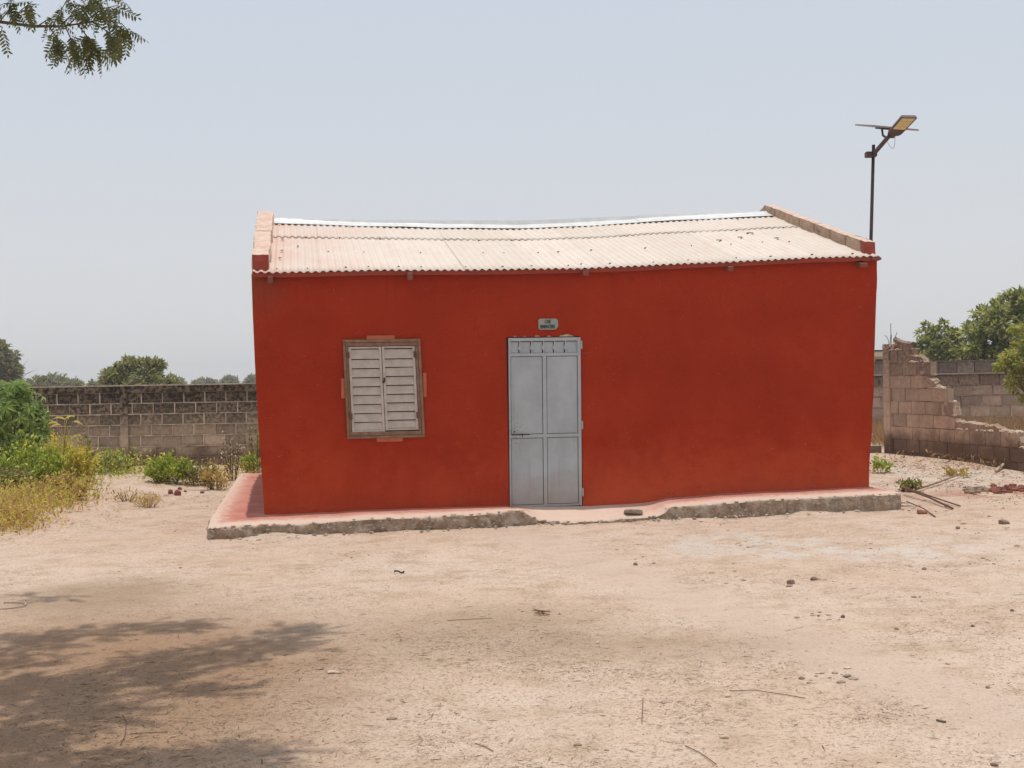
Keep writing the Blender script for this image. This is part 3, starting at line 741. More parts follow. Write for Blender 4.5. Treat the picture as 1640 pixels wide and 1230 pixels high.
for x0, x1, y0, y1 in ((818.2, 869.6, 570.3, 695), (875.6, 925.6, 570.3, 695), (818.2, 869.6, 700.6, 807.6), (875.6, 925.6, 700.6, 807.6)):
    g = .0065; a, b, z0, z1 = du(x0)+g, du(x1)-g, dz(y1)+g, dz(y0)-g
    mb = MB(); n = 8; vs = []
    for i in range(n+1):
        for j in range(n+1):
            u = a+(b-a)*i/n; z = z0+(z1-z0)*j/n
            e = min(i, n-i, j, n-j)
            vs.append((u, -.008-(.006*N(u*3, z*2.2, 8) if e else 0), z))
    mb.add(vs, [(i*(n+1)+j, (i+1)*(n+1)+j, (i+1)*(n+1)+j+1, i*(n+1)+j+1) for i in range(n) for j in range(n)])
    mb.build('door_panel', DOORP, door, smoothed=True, shear=(KD, ZD))
mb = MB(); mb.box(du(816), du(930), .010, .014, dz(810.5), dz(566)); mb.build('seam_backing', DARKIRON, door, shear=(KD, ZD))
tx = [817.6]+[q for x in (833.6, 852.4, 871.4, 889.0, 906.4) for q in (x-2.1, x-.4)]+[926.2]
for a, b in zip(tx[0::2], tx[1::2]):          # sheet pieces with a dark slot beside each spear
    mb = MB(); mb.box(du(a), du(b), .0, .006, dz(565.0), dz(547.4)); mb.build('transom_plate', DOORP, door, shear=(KD, ZD))
for x in (833.6, 852.4, 871.4, 889.0, 906.4):
    c = du(x); zt, zb = dz(546.2), dz(565.3); H = zt-zb; P = []
    out = [(.004, 0), (.004, .22), (.009, .25), (.009, .31), (.006, .33), (.020, .36), (.025, .42), (.014, .46), (.015, .50), (.011, .56), (.007, .74), (.006, 1)]
    poly = [(c+w*1.15, zb+t*H) for w, t in out]+[(c-w*1.15, zb+t*H) for w, t in out[::-1]]
    mb = MB(); mb.prism(poly, -.016, -.002); mb.build('spear_ornament', DOORM, door, shear=(KD, ZD))
mb = MB(); hz = dz(693); hx = du(823)
mb.tube([(hx+.012, -.02, hz+.02), (hx+.0, -.035, hz+.03), (hx-.012, -.04, hz+.012), (hx-.008, -.04, hz-.012), (hx+.012, -.035, hz-.016)], .004, 6)
mb.box(hx-.03, hx+.19, -.024, -.012, hz-.022, hz-.012)
mb.box(hx+.095, hx+.106, -.028, -.012, hz-.04, hz-.005)
mb.build('door_latch', DARKIRON, door)
for y in (553, 682, 790):
    mb = MB(); z = dz(y); hx = du(932); mb.tube([(hx, -.018, z-.05), (hx, -.018, z+.05)], .010, 8); mb.box(hx-.012, hx+.012, -.016, .0, z-.045, z+.045)
    mb.build('hinge', DOORM, door, shear=(KD, ZD))
u, z = fac(931, 566); mb = MB(); mb.tube([(u, -.02, z), (u+.06, -.028, z+.002), (u+.12, -.024, z+.012)], .007, 6); mb.build('wall_hook', REDPAINT, house)
# bare mortar above the door and rubbed jamb edge
mb = MB()
for x0, x1, h in ((822, 827, 1.6), (856, 864, 3.2), (876, 882, 2.2), (895, 919, 5.0), (838, 843, 1.2)):
    a, z0 = fac(x0, 539.2); b, _ = fac(x1, 539.2); n = 9; top = []
    for i in range(n+1):
        t = i/n; top.append((a+(b-a)*t, z0+h*.0076*(math.sin(math.pi*t)**.6)*(.6+.5*abs(N(t*5, x0)))))
    mb.prism([(a, z0), *top[1:-1], (b, z0)], -.016, .002)
tag(mb.build('mortar_patch', CHIP, house), kind='stuff')

# --- plinth: worn red cement apron with a broken front edge and a ramp at the door
FV = -.62
TOPF = [fac(x, y, FV) for x, y in ((332, 844), (374, 841), (481, 837), (548, 833), (588, 829), (642, 827.5), (760, 822.5), (808, 817.5), (838, 817), (848, 823), (862, 831), (883, 834), (958, 833),
                                   (1002, 829), (1026, 827.5), (1052, 825), (1064, 819), (1071, 811.5), (1135, 806), (1200, 800.5), (1314, 795), (1419, 790), (1443, 789.5))]
PL, PR, PB = TOPF[0][0], TOPF[-1][0], HD+.55
ztf = lambda u: interp(TOPF, u)
def build_plinth():
    st = .018; per = []
    n = int((PR-PL)/st)
    for i in range(n+1): per.append((PL+(PR-PL)*i/n, FV, 'f'))
    m = int((PB-FV)/.08)
    for i in range(1, m+1): per.append((PR, FV+(PB-FV)*i/m, 'r'))
    k = 40
    for i in range(1, k+1): per.append((PR+(PL-PR)*i/k, PB, 'b'))
    for i in range(1, m): per.append((PL, PB+(FV-PB)*i/m, 'l'))
    vs = []; R = 15
    for idx, (u, v, sd) in enumerate(per):
        iu = min(max(u, uL(.15)+.03), uR(.2)-.03); iv = min(max(v, .05), HD-.05)
        if sd == 'f': zt = ztf(u); zi = zbase(iu)+.008
        elif sd == 'r': zt = ztf(PR)+.012*min(1, (v-FV)); zi = zbase(iu)+.004
        elif sd == 'l': zt = ztf(PL)+.06*min(1, (v-FV)/.7); zi = zbase(iu)+.012
        else: zt = .12; zi = .15
        W_ = hw(u, v, 0); zg = hbase(W_.x, W_.y)-.12
        out = Vector((0, -1, 0)) if sd == 'f' else Vector((1, 0, 0)) if sd == 'r' else Vector((-1, 0, 0)) if sd == 'l' else Vector((0, 1, 0))
        arc = u*1.0+v*1.7
        rag = .018*N(arc*2.2, 1)+.010*N(arc*9, 2)
        joint = 0
        if sd == 'f' and u > 1.9:
            for ju in (fac(1204, 812, FV)[0], fac(1314, 806, FV)[0], fac(1262, 806, FV)[0], fac(1120, 812, FV)[0]):
                joint = max(joint, math.exp(-((u-ju)/.016)**2))
        b = Vector((u, v, 0)); inn = Vector((iu, iv, 0))
        for r in range(R):
            if r < 5:
                t = (0, .3, .65, .90, .975)[r]
                p = inn.lerp(b, t) + out*rag*(t**3)
                z = zi+(zt-zi)*(t**1.2)+.006*N(p.x*3, p.y*3, 6)*(t > 0)
                if r == 4: z -= .002
            else:
                t = (0.05, .12, .22, .33, .45, .57, .69, .82, .92, 1.0)[r-5]
                z = (zt-.010)+(zg-zt)*t
                ero = .034*N(arc*3.1, z*9, 4)+.024*N(arc*9, z*18, 8)+.014*N(arc*24, z*34, 3)
                ero *= .5 if (sd == 'f' and u > 1.45) else 1
                p = b+out*(rag+.006+(ero if r > 5 else ero*.4)-.02*t-.022*joint*(1 if r > 5 else .5))
            vs.append((p.x, p.y, z))
    L = len(per); fs = []
    for i in range(L):
        j = (i+1) % L
        for r in range(R-1): fs.append((i*R+r, i*R+r+1, j*R+r+1, j*R+r))
    me = bpy.data.meshes.new('plinth'); me.from_pydata(vs, [], fs)
    bm = bmesh.new(); bm.from_mesh(me); bmesh.ops.recalc_face_normals(bm, faces=bm.faces[:]); bm.to_mesh(me); bm.free()
    return link('plinth', me, PLINTH, house, True)
pl = build_plinth(); _e = pl.modifiers.new('e', 'EDGE_SPLIT'); _e.split_angle = RAD(50)

mb = MB()
for k in range(260):
    u = random.uniform(PL, PR); zt_ = ztf(u); W_ = hw(u, FV, 0); zg = hbase(W_.x, W_.y); q = random.random()
    r = random.uniform(.006, .022)
    if q < .2: lump(mb, (u, FV+.01+random.uniform(-.03, .02), zt_-.006), (r*1.4, r, r*.4), 1, k)
    elif q < .6: lump(mb, (u, FV-.03, zg+(zt_-zg)*random.uniform(.15, .9)), (r*1.4, r*.8, r), 0, k)
    else: lump(mb, (u, FV-.05-abs(random.gauss(0, .07)), zg+.02), (r*1.3, r, r*.7), random.choice((0, 1)), k)
tag(mb.build('plinth_chips', [CONCBIT, PALESTONE], house), kind='stuff')

# ================================================================== sign over the door
su, sz = fac(877.8, 519.2); sc_ = empty('door_sign', hw(su, -.006, sz), YAW)
tag(sc_, 'small grey nameplate with black capitals on the red wall above the door', 'sign')
hwid, hh = .122, .067
mb = MB(); c = .022
poly = [(-hwid+c, -hh), (hwid-c*1.5, -hh), (hwid-.004, -hh+c*1.4), (hwid, -hh+c*2), (hwid, hh-c*1.5), (hwid-c*.5, hh-c*.4), (hwid-c*1.4, hh), (-hwid+c, hh), (-hwid+c*.3, hh-c*.4), (-hwid, hh-c), (-hwid, -hh+c), (-hwid+c*.3, -hh+c*.3)]
mb.prism(poly, -.012, .006)
pm = mb.build('plate', SIGNM, sc_, bevel=.002)
def text(s, x, z, height, width, y, parent, mat, name='lettering'):
    cu = bpy.data.curves.new('t', 'FONT'); cu.body = s; cu.align_x = 'CENTER'; cu.size = 1; cu.extrude = .02; cu.offset = .035
    to = bpy.data.objects.new('t', cu); COL.objects.link(to)
    bpy.context.view_layer.update()
    me = bpy.data.meshes.new_from_object(to.evaluated_get(bpy.context.evaluated_depsgraph_get()))
    bpy.data.objects.remove(to)
    co = np.zeros(len(me.vertices)*3); me.vertices.foreach_get('co', co); co = co.reshape(-1, 3)
    lo_, hi = co.min(0), co.max(0)
    q = np.zeros_like(co)
    q[:, 0] = (co[:, 0]-(lo_[0]+hi[0])/2)*width/(hi[0]-lo_[0])+x
    q[:, 2] = (co[:, 1]-lo_[1])*height/(hi[1]-lo_[1])+z
    q[:, 1] = y-co[:, 2]*.05
    me.vertices.foreach_set('co', q.ravel()); me.update()
    me.materials.clear(); me.materials.append(mat)
    o = bpy.data.objects.new(name, me); COL.objects.link(o); o.parent = parent; return o
text('CASE', -.008, .008, .046, .076, -.0135, sc_, INK)
text('SEMENCIERE', -.010, -.053, .046, .186, -.0135, sc_, INK)

# ================================================================== solar street lamp at the right end of the house
lu, lv = fac(1395, 383, .42)[0]+.0, .42
lroot = empty('solar_street_lamp', hw(lu, lv, 0), 0)
tag(lroot, 'solar street lamp on a dark pole rising beside the right end of the house', 'street lamp')
def lpt(x, y, dy=0.0):                    # a point of the lamp, dy metres nearer than the pole
    B = hw(lu, lv, 0); P = atY(x, y, B.y-dy); return P-B
zt = lpt(1399, 232)
mb = MB(); bot = Vector((lpt(1395, 383).x-.13, 0, -.15)); mb.tube([bot, lpt(1395, 383), zt], [.024, .022, .021], 10); mb.build('pole', POLEM, lroot, smoothed=True)
mb = MB(); c = lpt(1394.5, 247.5); mb.box(c.x-.07, c.x+.055, -.05, .05, c.z-.038, c.z+.034); mb.tube([lpt(1399, 250)+Vector((0, -.02, 0)), lpt(1402, 246, .05)], .034, 8)
mb.build('clamp', POLEM, lroot, bevel=.006)
a1, a2 = lpt(1398, 248, .03), lpt(1424, 218, .30)
mb = MB(); mb.tube([a1, a2], [.030, .028], 10); mb.build('arm', LAMPBODY, lroot, smoothed=True)
# lamp head, seen from underneath: body with neck, LED lens grid
q0, q1 = lpt(1419, 215.5, .30), lpt(1441, 217, .30); q3, q2 = lpt(1443.5, 186.5, .62), lpt(1470, 187, .62)
nrm = (q1-q0).cross(q3-q0).normalized()
if nrm.y > 0: nrm = -nrm
def hp(s, t, h=0.0): return q0.lerp(q1, s).lerp(q3.lerp(q2, s), t)+nrm*h
mb = MB(); ol = [(.12, 0), (.88, 0), (1, .10), (1, .95), (.94, 1), (.06, 1), (0, .95), (0, .10)]; n = len(ol)
vs = [hp(s, t, .012) for s, t in ol]+[hp(.5+(s-.5)*.9, .5+(t-.5)*.96, -.03) for s, t in ol]
mb.add(vs, [tuple(range(n)), tuple(range(2*n-1, n-1, -1))]+[((i+1) % n, i, n+i, n+(i+1) % n) for i in range(n)])
mb.hexa([hp(.25, -.12, -.03), hp(.75, -.12, -.03), hp(.75, .1, -.03), hp(.25, .1, -.03), hp(.3, -.12, .016), hp(.7, -.12, .016), hp(.7, .1, .016), hp(.3, .1, .016)])
head = mb.build('lamp_head', LAMPBODY, lroot)
for i in range(2):
    for j in range(4):
        s0 = .09+.42*i; t0 = .36+.15*j
        mb = MB(); mb.hexa([hp(s0, t0, .013), hp(s0+.39, t0, .013), hp(s0+.39, t0+.14, .013), hp(s0, t0+.14, .013), hp(s0+.01, t0+.005, .018), hp(s0+.38, t0+.005, .018), hp(s0+.38, t0+.135, .018), hp(s0+.01, t0+.135, .018)])
        mb.build('led_lens', LEDM, head)
mb = MB(); mb.hexa([hp(.48, .36, .014), hp(.51, .36, .014), hp(.51, .95, .014), hp(.48, .95, .014), hp(.48, .36, .021), hp(.51, .36, .021), hp(.51, .95, .021), hp(.48, .95, .021)]); mb.build('lens_rib', STRAWPALE, head)
# solar panel, tilted so the camera sees it almost edge on
pc = lpt(1420, 204.2, .10); ex = (lpt(1456, 208.4, .10)-lpt(1383, 201.4, .10))*.5
ey = Vector((-.07, .17, .040)); pn = ex.cross(ey).normalized()
if pn.z < 0: pn = -pn
def pp(s, t, h): return pc+ex*s+ey*t+pn*h
def slab(s0, s1, t0, t1, h0, h1):
    m = MB(); m.hexa([pp(s0, t0, h0), pp(s1, t0, h0), pp(s1, t1, h0), pp(s0, t1, h0), pp(s0, t0, h1), pp(s1, t0, h1), pp(s1, t1, h1), pp(s0, t1, h1)]); return m
pan = slab(-1, 1, -1, 1, -.009, .009).build('solar_panel', PANELBACK, lroot)
slab(-.97, .97, -.95, .95, .0095, .011).build('cell_sheet', PANELCELL, pan)
slab(-.35, .25, -.35, .35, -.028, -.0095).build('junction_box', LAMPBODY, pan)
mb = MB(); mb.tube([lpt(1412.5, 206.5, .12), lpt(1414, 217, .2), lpt(1420, 221, .28)], [.014, .014, .016], 6); mb.build('panel_bracket', LAMPBODY, lroot)
mb = MB(); mb.tube([lpt(x, y, .3) for x, y in ((1421, 227), (1425, 234), (1429, 238.3), (1431.5, 237), (1433, 230), (1433.5, 217))], .0035, 5); mb.build('cable', PANELBACK, lroot)

# ================================================================== block walls
def block_meshes(l, h, t, mat, n=4, rec=1.0):
    out = []
    for k in range(n):
        vs = []; fs = []; NX, NZ = 4, 3
        for i in range(NX+1):
            for j in range(NZ+1):
                x = -l/2+l*i/NX; z = -h/2+h*j/NZ
                e = (i in (0, NX))+(j in (0, NZ))
                y = -t/2+.007*N(i*1.3+k*9, j*1.7, k)+rec*((.010 if e else 0)+(.006 if e > 1 else 0))
                vs.append((x, y, z))
        for i in range(NX):
            for j in range(NZ):
                a = i*(NZ+1)+j; fs.append((a, a+NZ+1, a+NZ+2, a+1))
        b = len(vs); vs += [(-l/2, t/2, -h/2), (l/2, t/2, -h/2), (l/2, t/2, h/2), (-l/2, t/2, h/2)]
        c00, c10, c11, c01 = 0, NX*(NZ+1), NX*(NZ+1)+NZ, NZ
        fs += [(b+3, b+2, b+1, b), (b, b+1)+tuple(i*(NZ+1) for i in range(NX, -1, -1)), (b+2, b+3)+tuple(i*(NZ+1)+NZ for i in range(NX+1)),
               (b+1, b+2)+tuple(c11-j for j in range(NZ+1)), (b+3, b)+tuple(j for j in range(NZ+1))]
        me = bpy.data.meshes.new('block'); me.from_pydata(vs, [], fs); me.materials.append(mat); out.append(me)
    return out
def block_wall(root, length, courses, ch, z0, bl, t, bmat, mmat, keep, jw=.018, proud=.010, pilasters=(), loose=.004, rec=1.0):
    ms = block_meshes(bl-jw, ch-jw, t, bmat, 4, rec); mo = MB(); nb = 0
    for c in range(courses):
        x = -(bl/2 if c % 2 else 0)-random.uniform(0, .1)
        z = z0+ch*(c+.5); run = []
        while x < length:
            xc = x+bl/2
            if keep(xc, z, c) and not any(abs(xc-p) < w/2+bl*.32 for p, w in pilasters) or (keep(xc, z, c) and not pilasters):
                o = bpy.data.objects.new('block', random.choice(ms)); COL.objects.link(o); o.parent = root
                o.location = (xc+random.uniform(-.003, .003), random.uniform(-loose, loose), z); o.rotation_euler = (0, random.uniform(-.007, .007), random.uniform(-.012, .012)); o.scale = (random.uniform(.94, 1.015), 1, random.uniform(.95, 1.01)); nb += 1
            if keep(xc, z, c):
                run.append(xc)
                # vertical joint, sometimes missing
                if random.random() < .6:
                    w = jw*random.uniform(.35, 1.5); p = t/2+proud*random.uniform(-.4, 1.1)-.004
                    mo.box(x-w/2, x+w/2, -p, t/2-.02, z-ch/2, z+ch/2)
            x += bl
        for xc in run:        # bed joint under the course, uneven
            n = 10
            for i in range(n):
                xa = xc-bl/2+bl*i/n; xb = xa+bl/n
                if N(xa*1.9, c*5.3, 6) < -.16: continue
                d = t/2+proud*max(-.5, .35+1.1*N(xa*2.3, c*3.1, 2)+.5*N(xa*9, c, 4)); hgt = jw*(.42+.42*N(xa*5, c, 9)+.2*N(xa*17, c, 5))
                mo.box(xa, xb, -d, t/2-.02, z-ch/2-hgt, z-ch/2+hgt)
            mo.box(xc-bl/2, xc+bl/2, -t/2+.022, t/2-.02, z-ch/2, z+ch/2)
    mo.build('mortar', mmat, root)
    return nb

# --- left compound wall
ZL = 26.5
A = atY(-70, 640, ZL); B = atY(520, 640, ZL)
lw = empty('compound_wall', (A.x, ZL, 0)); LLEN = B.x-A.x
tag(lw, 'long mould-blackened concrete block wall left of the red house', 'wall')
CH = .218; z0 = .015
pil = [(atY(201, 680, ZL).x-A.x, .16)]
block_wall(lw, LLEN, 7, CH, z0, .425, .15, BLOCKL, MORTARL, lambda x, z, c: True, jw=.017, proud=.026, pilasters=[])
mb = MB(); n = 60
for i in range(n):
    xa, xb = LLEN*i/n, LLEN*(i+1)/n; za = z0+7*CH
    s0 = .012*(xa/LLEN); w = .004*N(xa*2)
    mb.box(xa, xb, -.10+w, .10, za, za+.13+w)
coping = mb.build('coping', BLOCKL, lw)
mb = MB()
for i in range(n):
    xa, xb = LLEN*i/n, LLEN*(i+1)/n; za = z0+7*CH+.132; mb.box(xa, xb, -.112+.01*N(xa*3), .11, za, za+.022+.006*N(xa*4))
mb.build('coping_crust', MORTARL, lw)
mb = MB(); p, w = pil[0]
for i in range(8): 
    za = -.1+.22*i; mb.box(p-w/2+.008*N(i, 1), p+w/2+.008*N(i, 4), -.112+.005*N(i, 2), .05, za, za+.2205)
mb.build('pilaster', BLOCKL, lw)

# --- broken wall on the right, stepping down from its concrete column
def grd(x, y, z):
    r = ray(x, y); t = (z-CAM.z)/r.z; return CAM+r*t
P1 = grd(1428, 731, .17); P2 = grd(1640, 752, .17)
bd = (P2-P1); bang = math.atan2(bd.y, bd.x); bd.normalize()
bw = empty('broken_wall', (P1.x, P1.y, 0), bang)
tag(bw, 'broken concrete block wall stepping down from its column at far right', 'wall')
bnv = Vector((-bd.y, bd.x, 0))
PROF = [(1425, 543), (1432, 542), (1460, 551), (1461.5, 569), (1482, 574), (1491, 590), (1492, 611), (1501, 615), (1516, 633), (1518, 646), (1530, 656), (1531, 675), (1568, 680), (1597, 682), (1624, 694), (1640, 706), (1665, 716), (1700, 722)]
def bproj(s, z, y=0.0):
    P = Vector((P1.x, P1.y, 0))+bd*s+bnv*y+Vector((0, 0, z)); d = P-CAM; k = d.dot(Fv)
    return PCX+FOC*d.dot(Rv)/k, PCY-FOC*d.dot(Uv)/k
BCH = .2245; BLEN = 5.2
def keepb(x, z, c):
    if x < .12: return False
    px, py = bproj(x-.06, z+.04); return py > interp(PROF, px)
block_wall(bw, BLEN, 9, BCH, .05, .42, .15, BLOCKR, MORTARR, keepb, jw=.010, proud=.003, rec=.25, loose=.003)
# column: rough stack of cast lifts, rebar, exposed broken top
mb = MB()
for i in range(9):
    za = -.15+.26*i; w = .11; a = .012*N(i, 3); hh2 = .262
    if za+hh2 > 2.28: break
    mb.hexa([(-.09+a, -.10, za), (.12, -.10+.01*N(i, 9), za), (.12, .1, za), (-.09+a, .1, za), (-.09+.012*N(i+1, 3), -.10, za+hh2), (.12, -.1+.01*N(i+1, 9), za+hh2), (.12, .1, za+hh2), (-.09+.012*N(i+1, 3), .1, za+hh2)])
mb.build('column', BLOCKR, bw, bevel=.01)
mb = MB(); zc = 2.16
for pts in (((-.02, 0, 0), (-.05, 0, .12), (-.12, 0, .20), (-.21, 0, .24)), ((.02, .02, 0), (.03, .02, .25)), ((.05, -.02, 0), (.10, -.02, .28), (.09, -.02, .46), (.115, -.02, .5)), ((.1, .03, 0), (.13, .03, .14), (.25, .03, .29))):
    mb.tube([(x*.8, y, zc+z*.8) for x, y, z in pts], .006, 5)
mb.build('rebar', RUSTIRON, bw)
# ragged broken core that shows between and above the blocks along the break
def wallpt(x, y):
    r = ray(x, y); P0 = Vector((P1.x, P1.y, 0)); t = (P0-CAM).dot(bnv)/r.dot(bnv); P = CAM+r*t; return (P-P0).dot(bd), P.z
cpts = []
for (xa, ya), (xb, yb) in zip(PROF[1:], PROF[2:]):
    m = max(1, int(math.hypot(xb-xa, yb-ya)/3))
    for q in range(m):
        t = q/m; x = xa+(xb-xa)*t; y = ya+(yb-ya)*t
        cpts.append(wallpt(x+4.0*N(x*.16, y*.16, 2)+2.0*N(x*.5, y*.5, 7)+1.5, y-1.2+4.0*N(x*.16, y*.16, 9)+2.2*N(x*.5, y*.5, 4)))
mb = MB(); vs = []; 
for i_, (s_, z_) in enumerate(cpts):
    w_ = .055+.02*N(i_*.7, 3)
    vs += [(s_, -w_, z_-.02), (s_, w_, z_-.02+.02*N(i_*.9, 8)), (s_, -w_-.004, -.1), (s_, w_, -.1), (s_, 0, z_+.012+.02*N(i_*1.3, 5))]
nn_ = len(cpts); fs = []
for i_ in range(nn_-1):
    a, b = i_*5, i_*5+5
    fs += [(a+2, b+2, b, a), (a, b, b+4, a+4), (a+4, b+4, b+1, a+1), (a+1, b+1, b+3, a+3)]
mb.add(vs, fs); mb.build('broken_core', RUBBLEW, bw)
# bitten-off blocks where the courses break
for c in range(9):
    z = .05+BCH*(c+.5); x = .15
    while x < BLEN and keepb(x+.21, z, c): x += .05
    if x > .3 and x < BLEN-.3:
        bm = bmesh.new(); bmesh.ops.create_cube(bm, size=1); bmesh.ops.subdivide_edges(bm, edges=bm.edges[:], cuts=4, use_grid_fill=True)
        wl_ = random.uniform(.22, .34); tilt = random.uniform(.3, .9); sd = random.uniform(0, 50)
        for v in bm.verts:
            t = v.co.x+.5; q = v.co.copy()
            q.x = x-.06+wl_*t; q.y = v.co.y*.15*(1-.12*t); q.z = z+v.co.z*(BCH-.016)
            if t > .45: q.z -= max(0, v.co.z+.1)*BCH*tilt*(t-.45)*1.6
            d = .03 if t > .3 else .006
            q += Vector((N(v.co.x*4+sd, v.co.y*4, v.co.z*4), N(v.co.x*4+sd, v.co.y*4+9, v.co.z*4)*.6, N(v.co.x*4+sd, v.co.y*4, v.co.z*4+9)))*d
            v.co = q
        me = bpy.data.meshes.new('broken_block'); bm.to_mesh(me); bm.free(); link('broken_block', me, BLOCKR, bw)
mb = MB()
for k in range(110):
    s = random.uniform(.1, 4.6)
    # find the top of the wall here
    zt_ = .05
    for c in range(9):
        if keepb(s, .05+BCH*(c+.5), c): zt_ = .05+BCH*(c+1)
    r = random.uniform(.018, .05)*(1.5 if random.random() < .15 else 1); lump(mb, (s, random.uniform(-.07, .05), zt_+r*.25), (r*random.uniform(1, 2.2), r*1.2, r*.6), seed=k)
for k in range(14): lump(mb, (random.uniform(-.08, .3), random.uniform(-.1, .1), 2.16+random.uniform(-.06, .03)), (.05, .05, .035), seed=k+100)
tag(mb.build('broken_mortar', RUBBLE, bw), kind='stuff')

# --- low stub of wall running left from the column, behind the house
cP = P1+Vector((-.1, .05, 0)); sw0 = empty('low_wall', (cP.x-1.6, cP.y, 0), 0)
tag(sw0, 'low two-course stub of block wall between the house and the broken column', 'wall')
block_wall(sw0, 1.5, 2, .2, .16, .40, .15, BLOCKR, MORTARR, lambda x, z, c: x < 1.42, jw=.016, proud=.006)
mb = MB()
for k in range(14): lump(mb, (random.uniform(.3, 1.45), random.uniform(-.05, .05), .575), (.08, .05, .02), seed=k)
tag(mb.build('mortar_crust', RUBBLE, sw0), kind='stuff')

# --- back wall on the right with a plain upper band
ZB = 30.0
A2 = atY(1300, 600, ZB); B2 = atY(1760, 600, ZB); LB = B2.x-A2.x
bk = empty('back_wall', (A2.x, ZB, 0)); tag(bk, 'old block wall with a plain grey concrete band on top, behind the broken wall', 'wall')
zt1 = atY(1560, 597.5, ZB).z; zt2 = atY(1560, 577.5, ZB).z; CB = .245
ncb = 8; zb0 = zt1-.02-ncb*CB
block_wall(bk, LB, ncb, CB, zb0, .46, .15, BLOCKB, MORTARB, lambda x, z, c: True, jw=.020, proud=.020, rec=.6)
mb = MB(); n = 34
for i in range(n):
    xa, xb = LB*i/n, LB*(i+1)/n; mb.box(xa, xb, -.12-.012*max(0, N(xa*3)), .1, zt1-.022, zt1+.012+.004*N(xa*5))
mb.build('ledge', MORTARL, bk)
x = 0
while x < LB:
    w = random.choice((.40, .42, .62, .95)); mb = MB(); mb.box(x+.006, min(x+w, LB)-.006, -.085+random.uniform(-.006, .006), .09, zt1+.014, zt2-.022+random.uniform(-.008, .004)); mb.build('beam_panel', BEAMM, bk, bevel=.006); x += w
mb = MB(); mb.box(0, LB, -.095, .1, zt2-.02, zt2+.012); mb.build('beam_top', BEAMM, bk)
mb = MB(); mb.box(0, LB, -.04, .05, zt1+.01, zt2-.025); mb.build('beam_core', BEAMM, bk)

# --- far pale building behind, between house and column
fb = empty('pale_building', (atY(1395, 590, 62).x, 62, 0)); tag(fb, 'distant low cream building with a dark roof edge beyond the back wall', 'house')
FBW = basic('cream_wall_paint', (.50, .42, .31), (.45, .37, .27), rough=.9)
zt_ = atY(1410, 576, 62).z; zr_ = atY(1410, 563, 62).z; zm = atY(1410, 571, 62).z
mb = MB(); mb.box(-5, 1.5, 0, 5, -.3, zm); mb.build('wall', FBW, fb)
mb = MB(); mb.box(-5.3, 1.7, -.35, 5.3, zm+.002, zr_); mb.build('roof', basic('cream_fascia', (.60, .52, .42), rough=.8), fb)
mb = MB(); mb.box(-5.35, 1.72, -.4, 5.35, zr_+.002, zr_+.07); mb.build('roof_edge', DARKIRON, fb)
for xx in (-3.5, -1.5, .55):
    mb = MB(); mb.box(xx-.35, xx+.35, -.02, .1, zt_-1.0, zt_+.02); mb.build('window', DARKIRON, fb)

# ================================================================== trees beyond the walls
def tree_at(name, label, px, pytop, Y, rpx, hpx, **kw):
    c = atY(px, pytop, Y); s = Y/FOC; r = rpx*s; hz_ = hpx*s
    zb = .1
    return c, r, hz_, zb
# big mango at far right
Y = 52; s = Y/FOC; c = atY(1640, 470, Y)
leafy_tree('mango_tree', 'large round mango tree standing beyond the back wall, at the right edge', (c.x, Y, .1),
           [(0, 0, c.z-1.9, 2.35, 2.2, 1.9), (-1.3, -.3, c.z-2.6, 1.35, 1.3, 1.25), (.9, 0, c.z-1.7, 2.1, 2, 1.6), (-.5, -.9, c.z-3.0, 1.9, 1.4, 1.1)], 1.5, .22, 460, 62, .235, MANGO1, .31)
Y = 58; c = atY(1495, 516, Y)
leafy_tree('mango_tree', 'smaller round mango tree between the broken column and the large mango tree', (c.x+.15, Y, .1),
           [(0, 0, c.z-1.25, 1.05, 1.1, 1.15), (.35, 0, c.z-1.6, 1.0, 1, 1.1), (-.3, -.2, c.z-1.8, .95, 1, .9)], 1.2, .15, 150, 60, .21, MANGO1, .26)
# tree behind left wall
Y = 62; c = atY(222, 570, Y)
leafy_tree('mango_tree', 'rounded bushy tree rising behind the middle of the left block wall', (c.x, Y, .1),
           [(-.1, 0, c.z-1.15, 1.0, 1, 1.0), (.7, 0, c.z-1.25, .85, .9, .85), (-.75, -.1, c.z-1.4, .9, .9, .75), (.1, -.2, c.z-1.8, 1.8, 1.2, .8)], 1.0, .18, 190, 55, .22, MANGO2, .25)
# dark tree at the left edge and the bare one beside it
Y = 80; c = atY(-12, 548, Y)
leafy_tree('dark_tree', 'dull brownish green tree cut by the left edge, behind the shrub', (c.x, Y, .1),
           [(0, 0, c.z-1.4, 1.3, 1.2, 1.3), (.5, 0, c.z-2.2, 1.0, 1.2, 1.2)], 1.5, .2, 110, 50, .28, FARLEAF, .36)
c = atY(30, 580, 85); bt = empty('bare_tree', (c.x, 85, .1)); tag(bt, 'small leafless grey tree just right of the tree at left edge', 'tree')
mb = MB(); top = c.z-.1
mb.tube([(0, 0, -.2), (.05, 0, top*.45), (.0, 0, top*.7)], [.07, .05, .035], 6)
for k in range(26):
    a = random.uniform(-1.5, 1.5); b = random.uniform(-.8, .8); h0 = top*random.uniform(.45, .7); e = (a*.7, b, top*(random.uniform(.75, 1.12)-.12*abs(a)))
    mb.tube([(0, 0, h0), (a*.3, b*.4, (h0+e[2])/2+.1), e], [.022, .015, .006], 4)
mb.build('trunk', TWIG, bt)
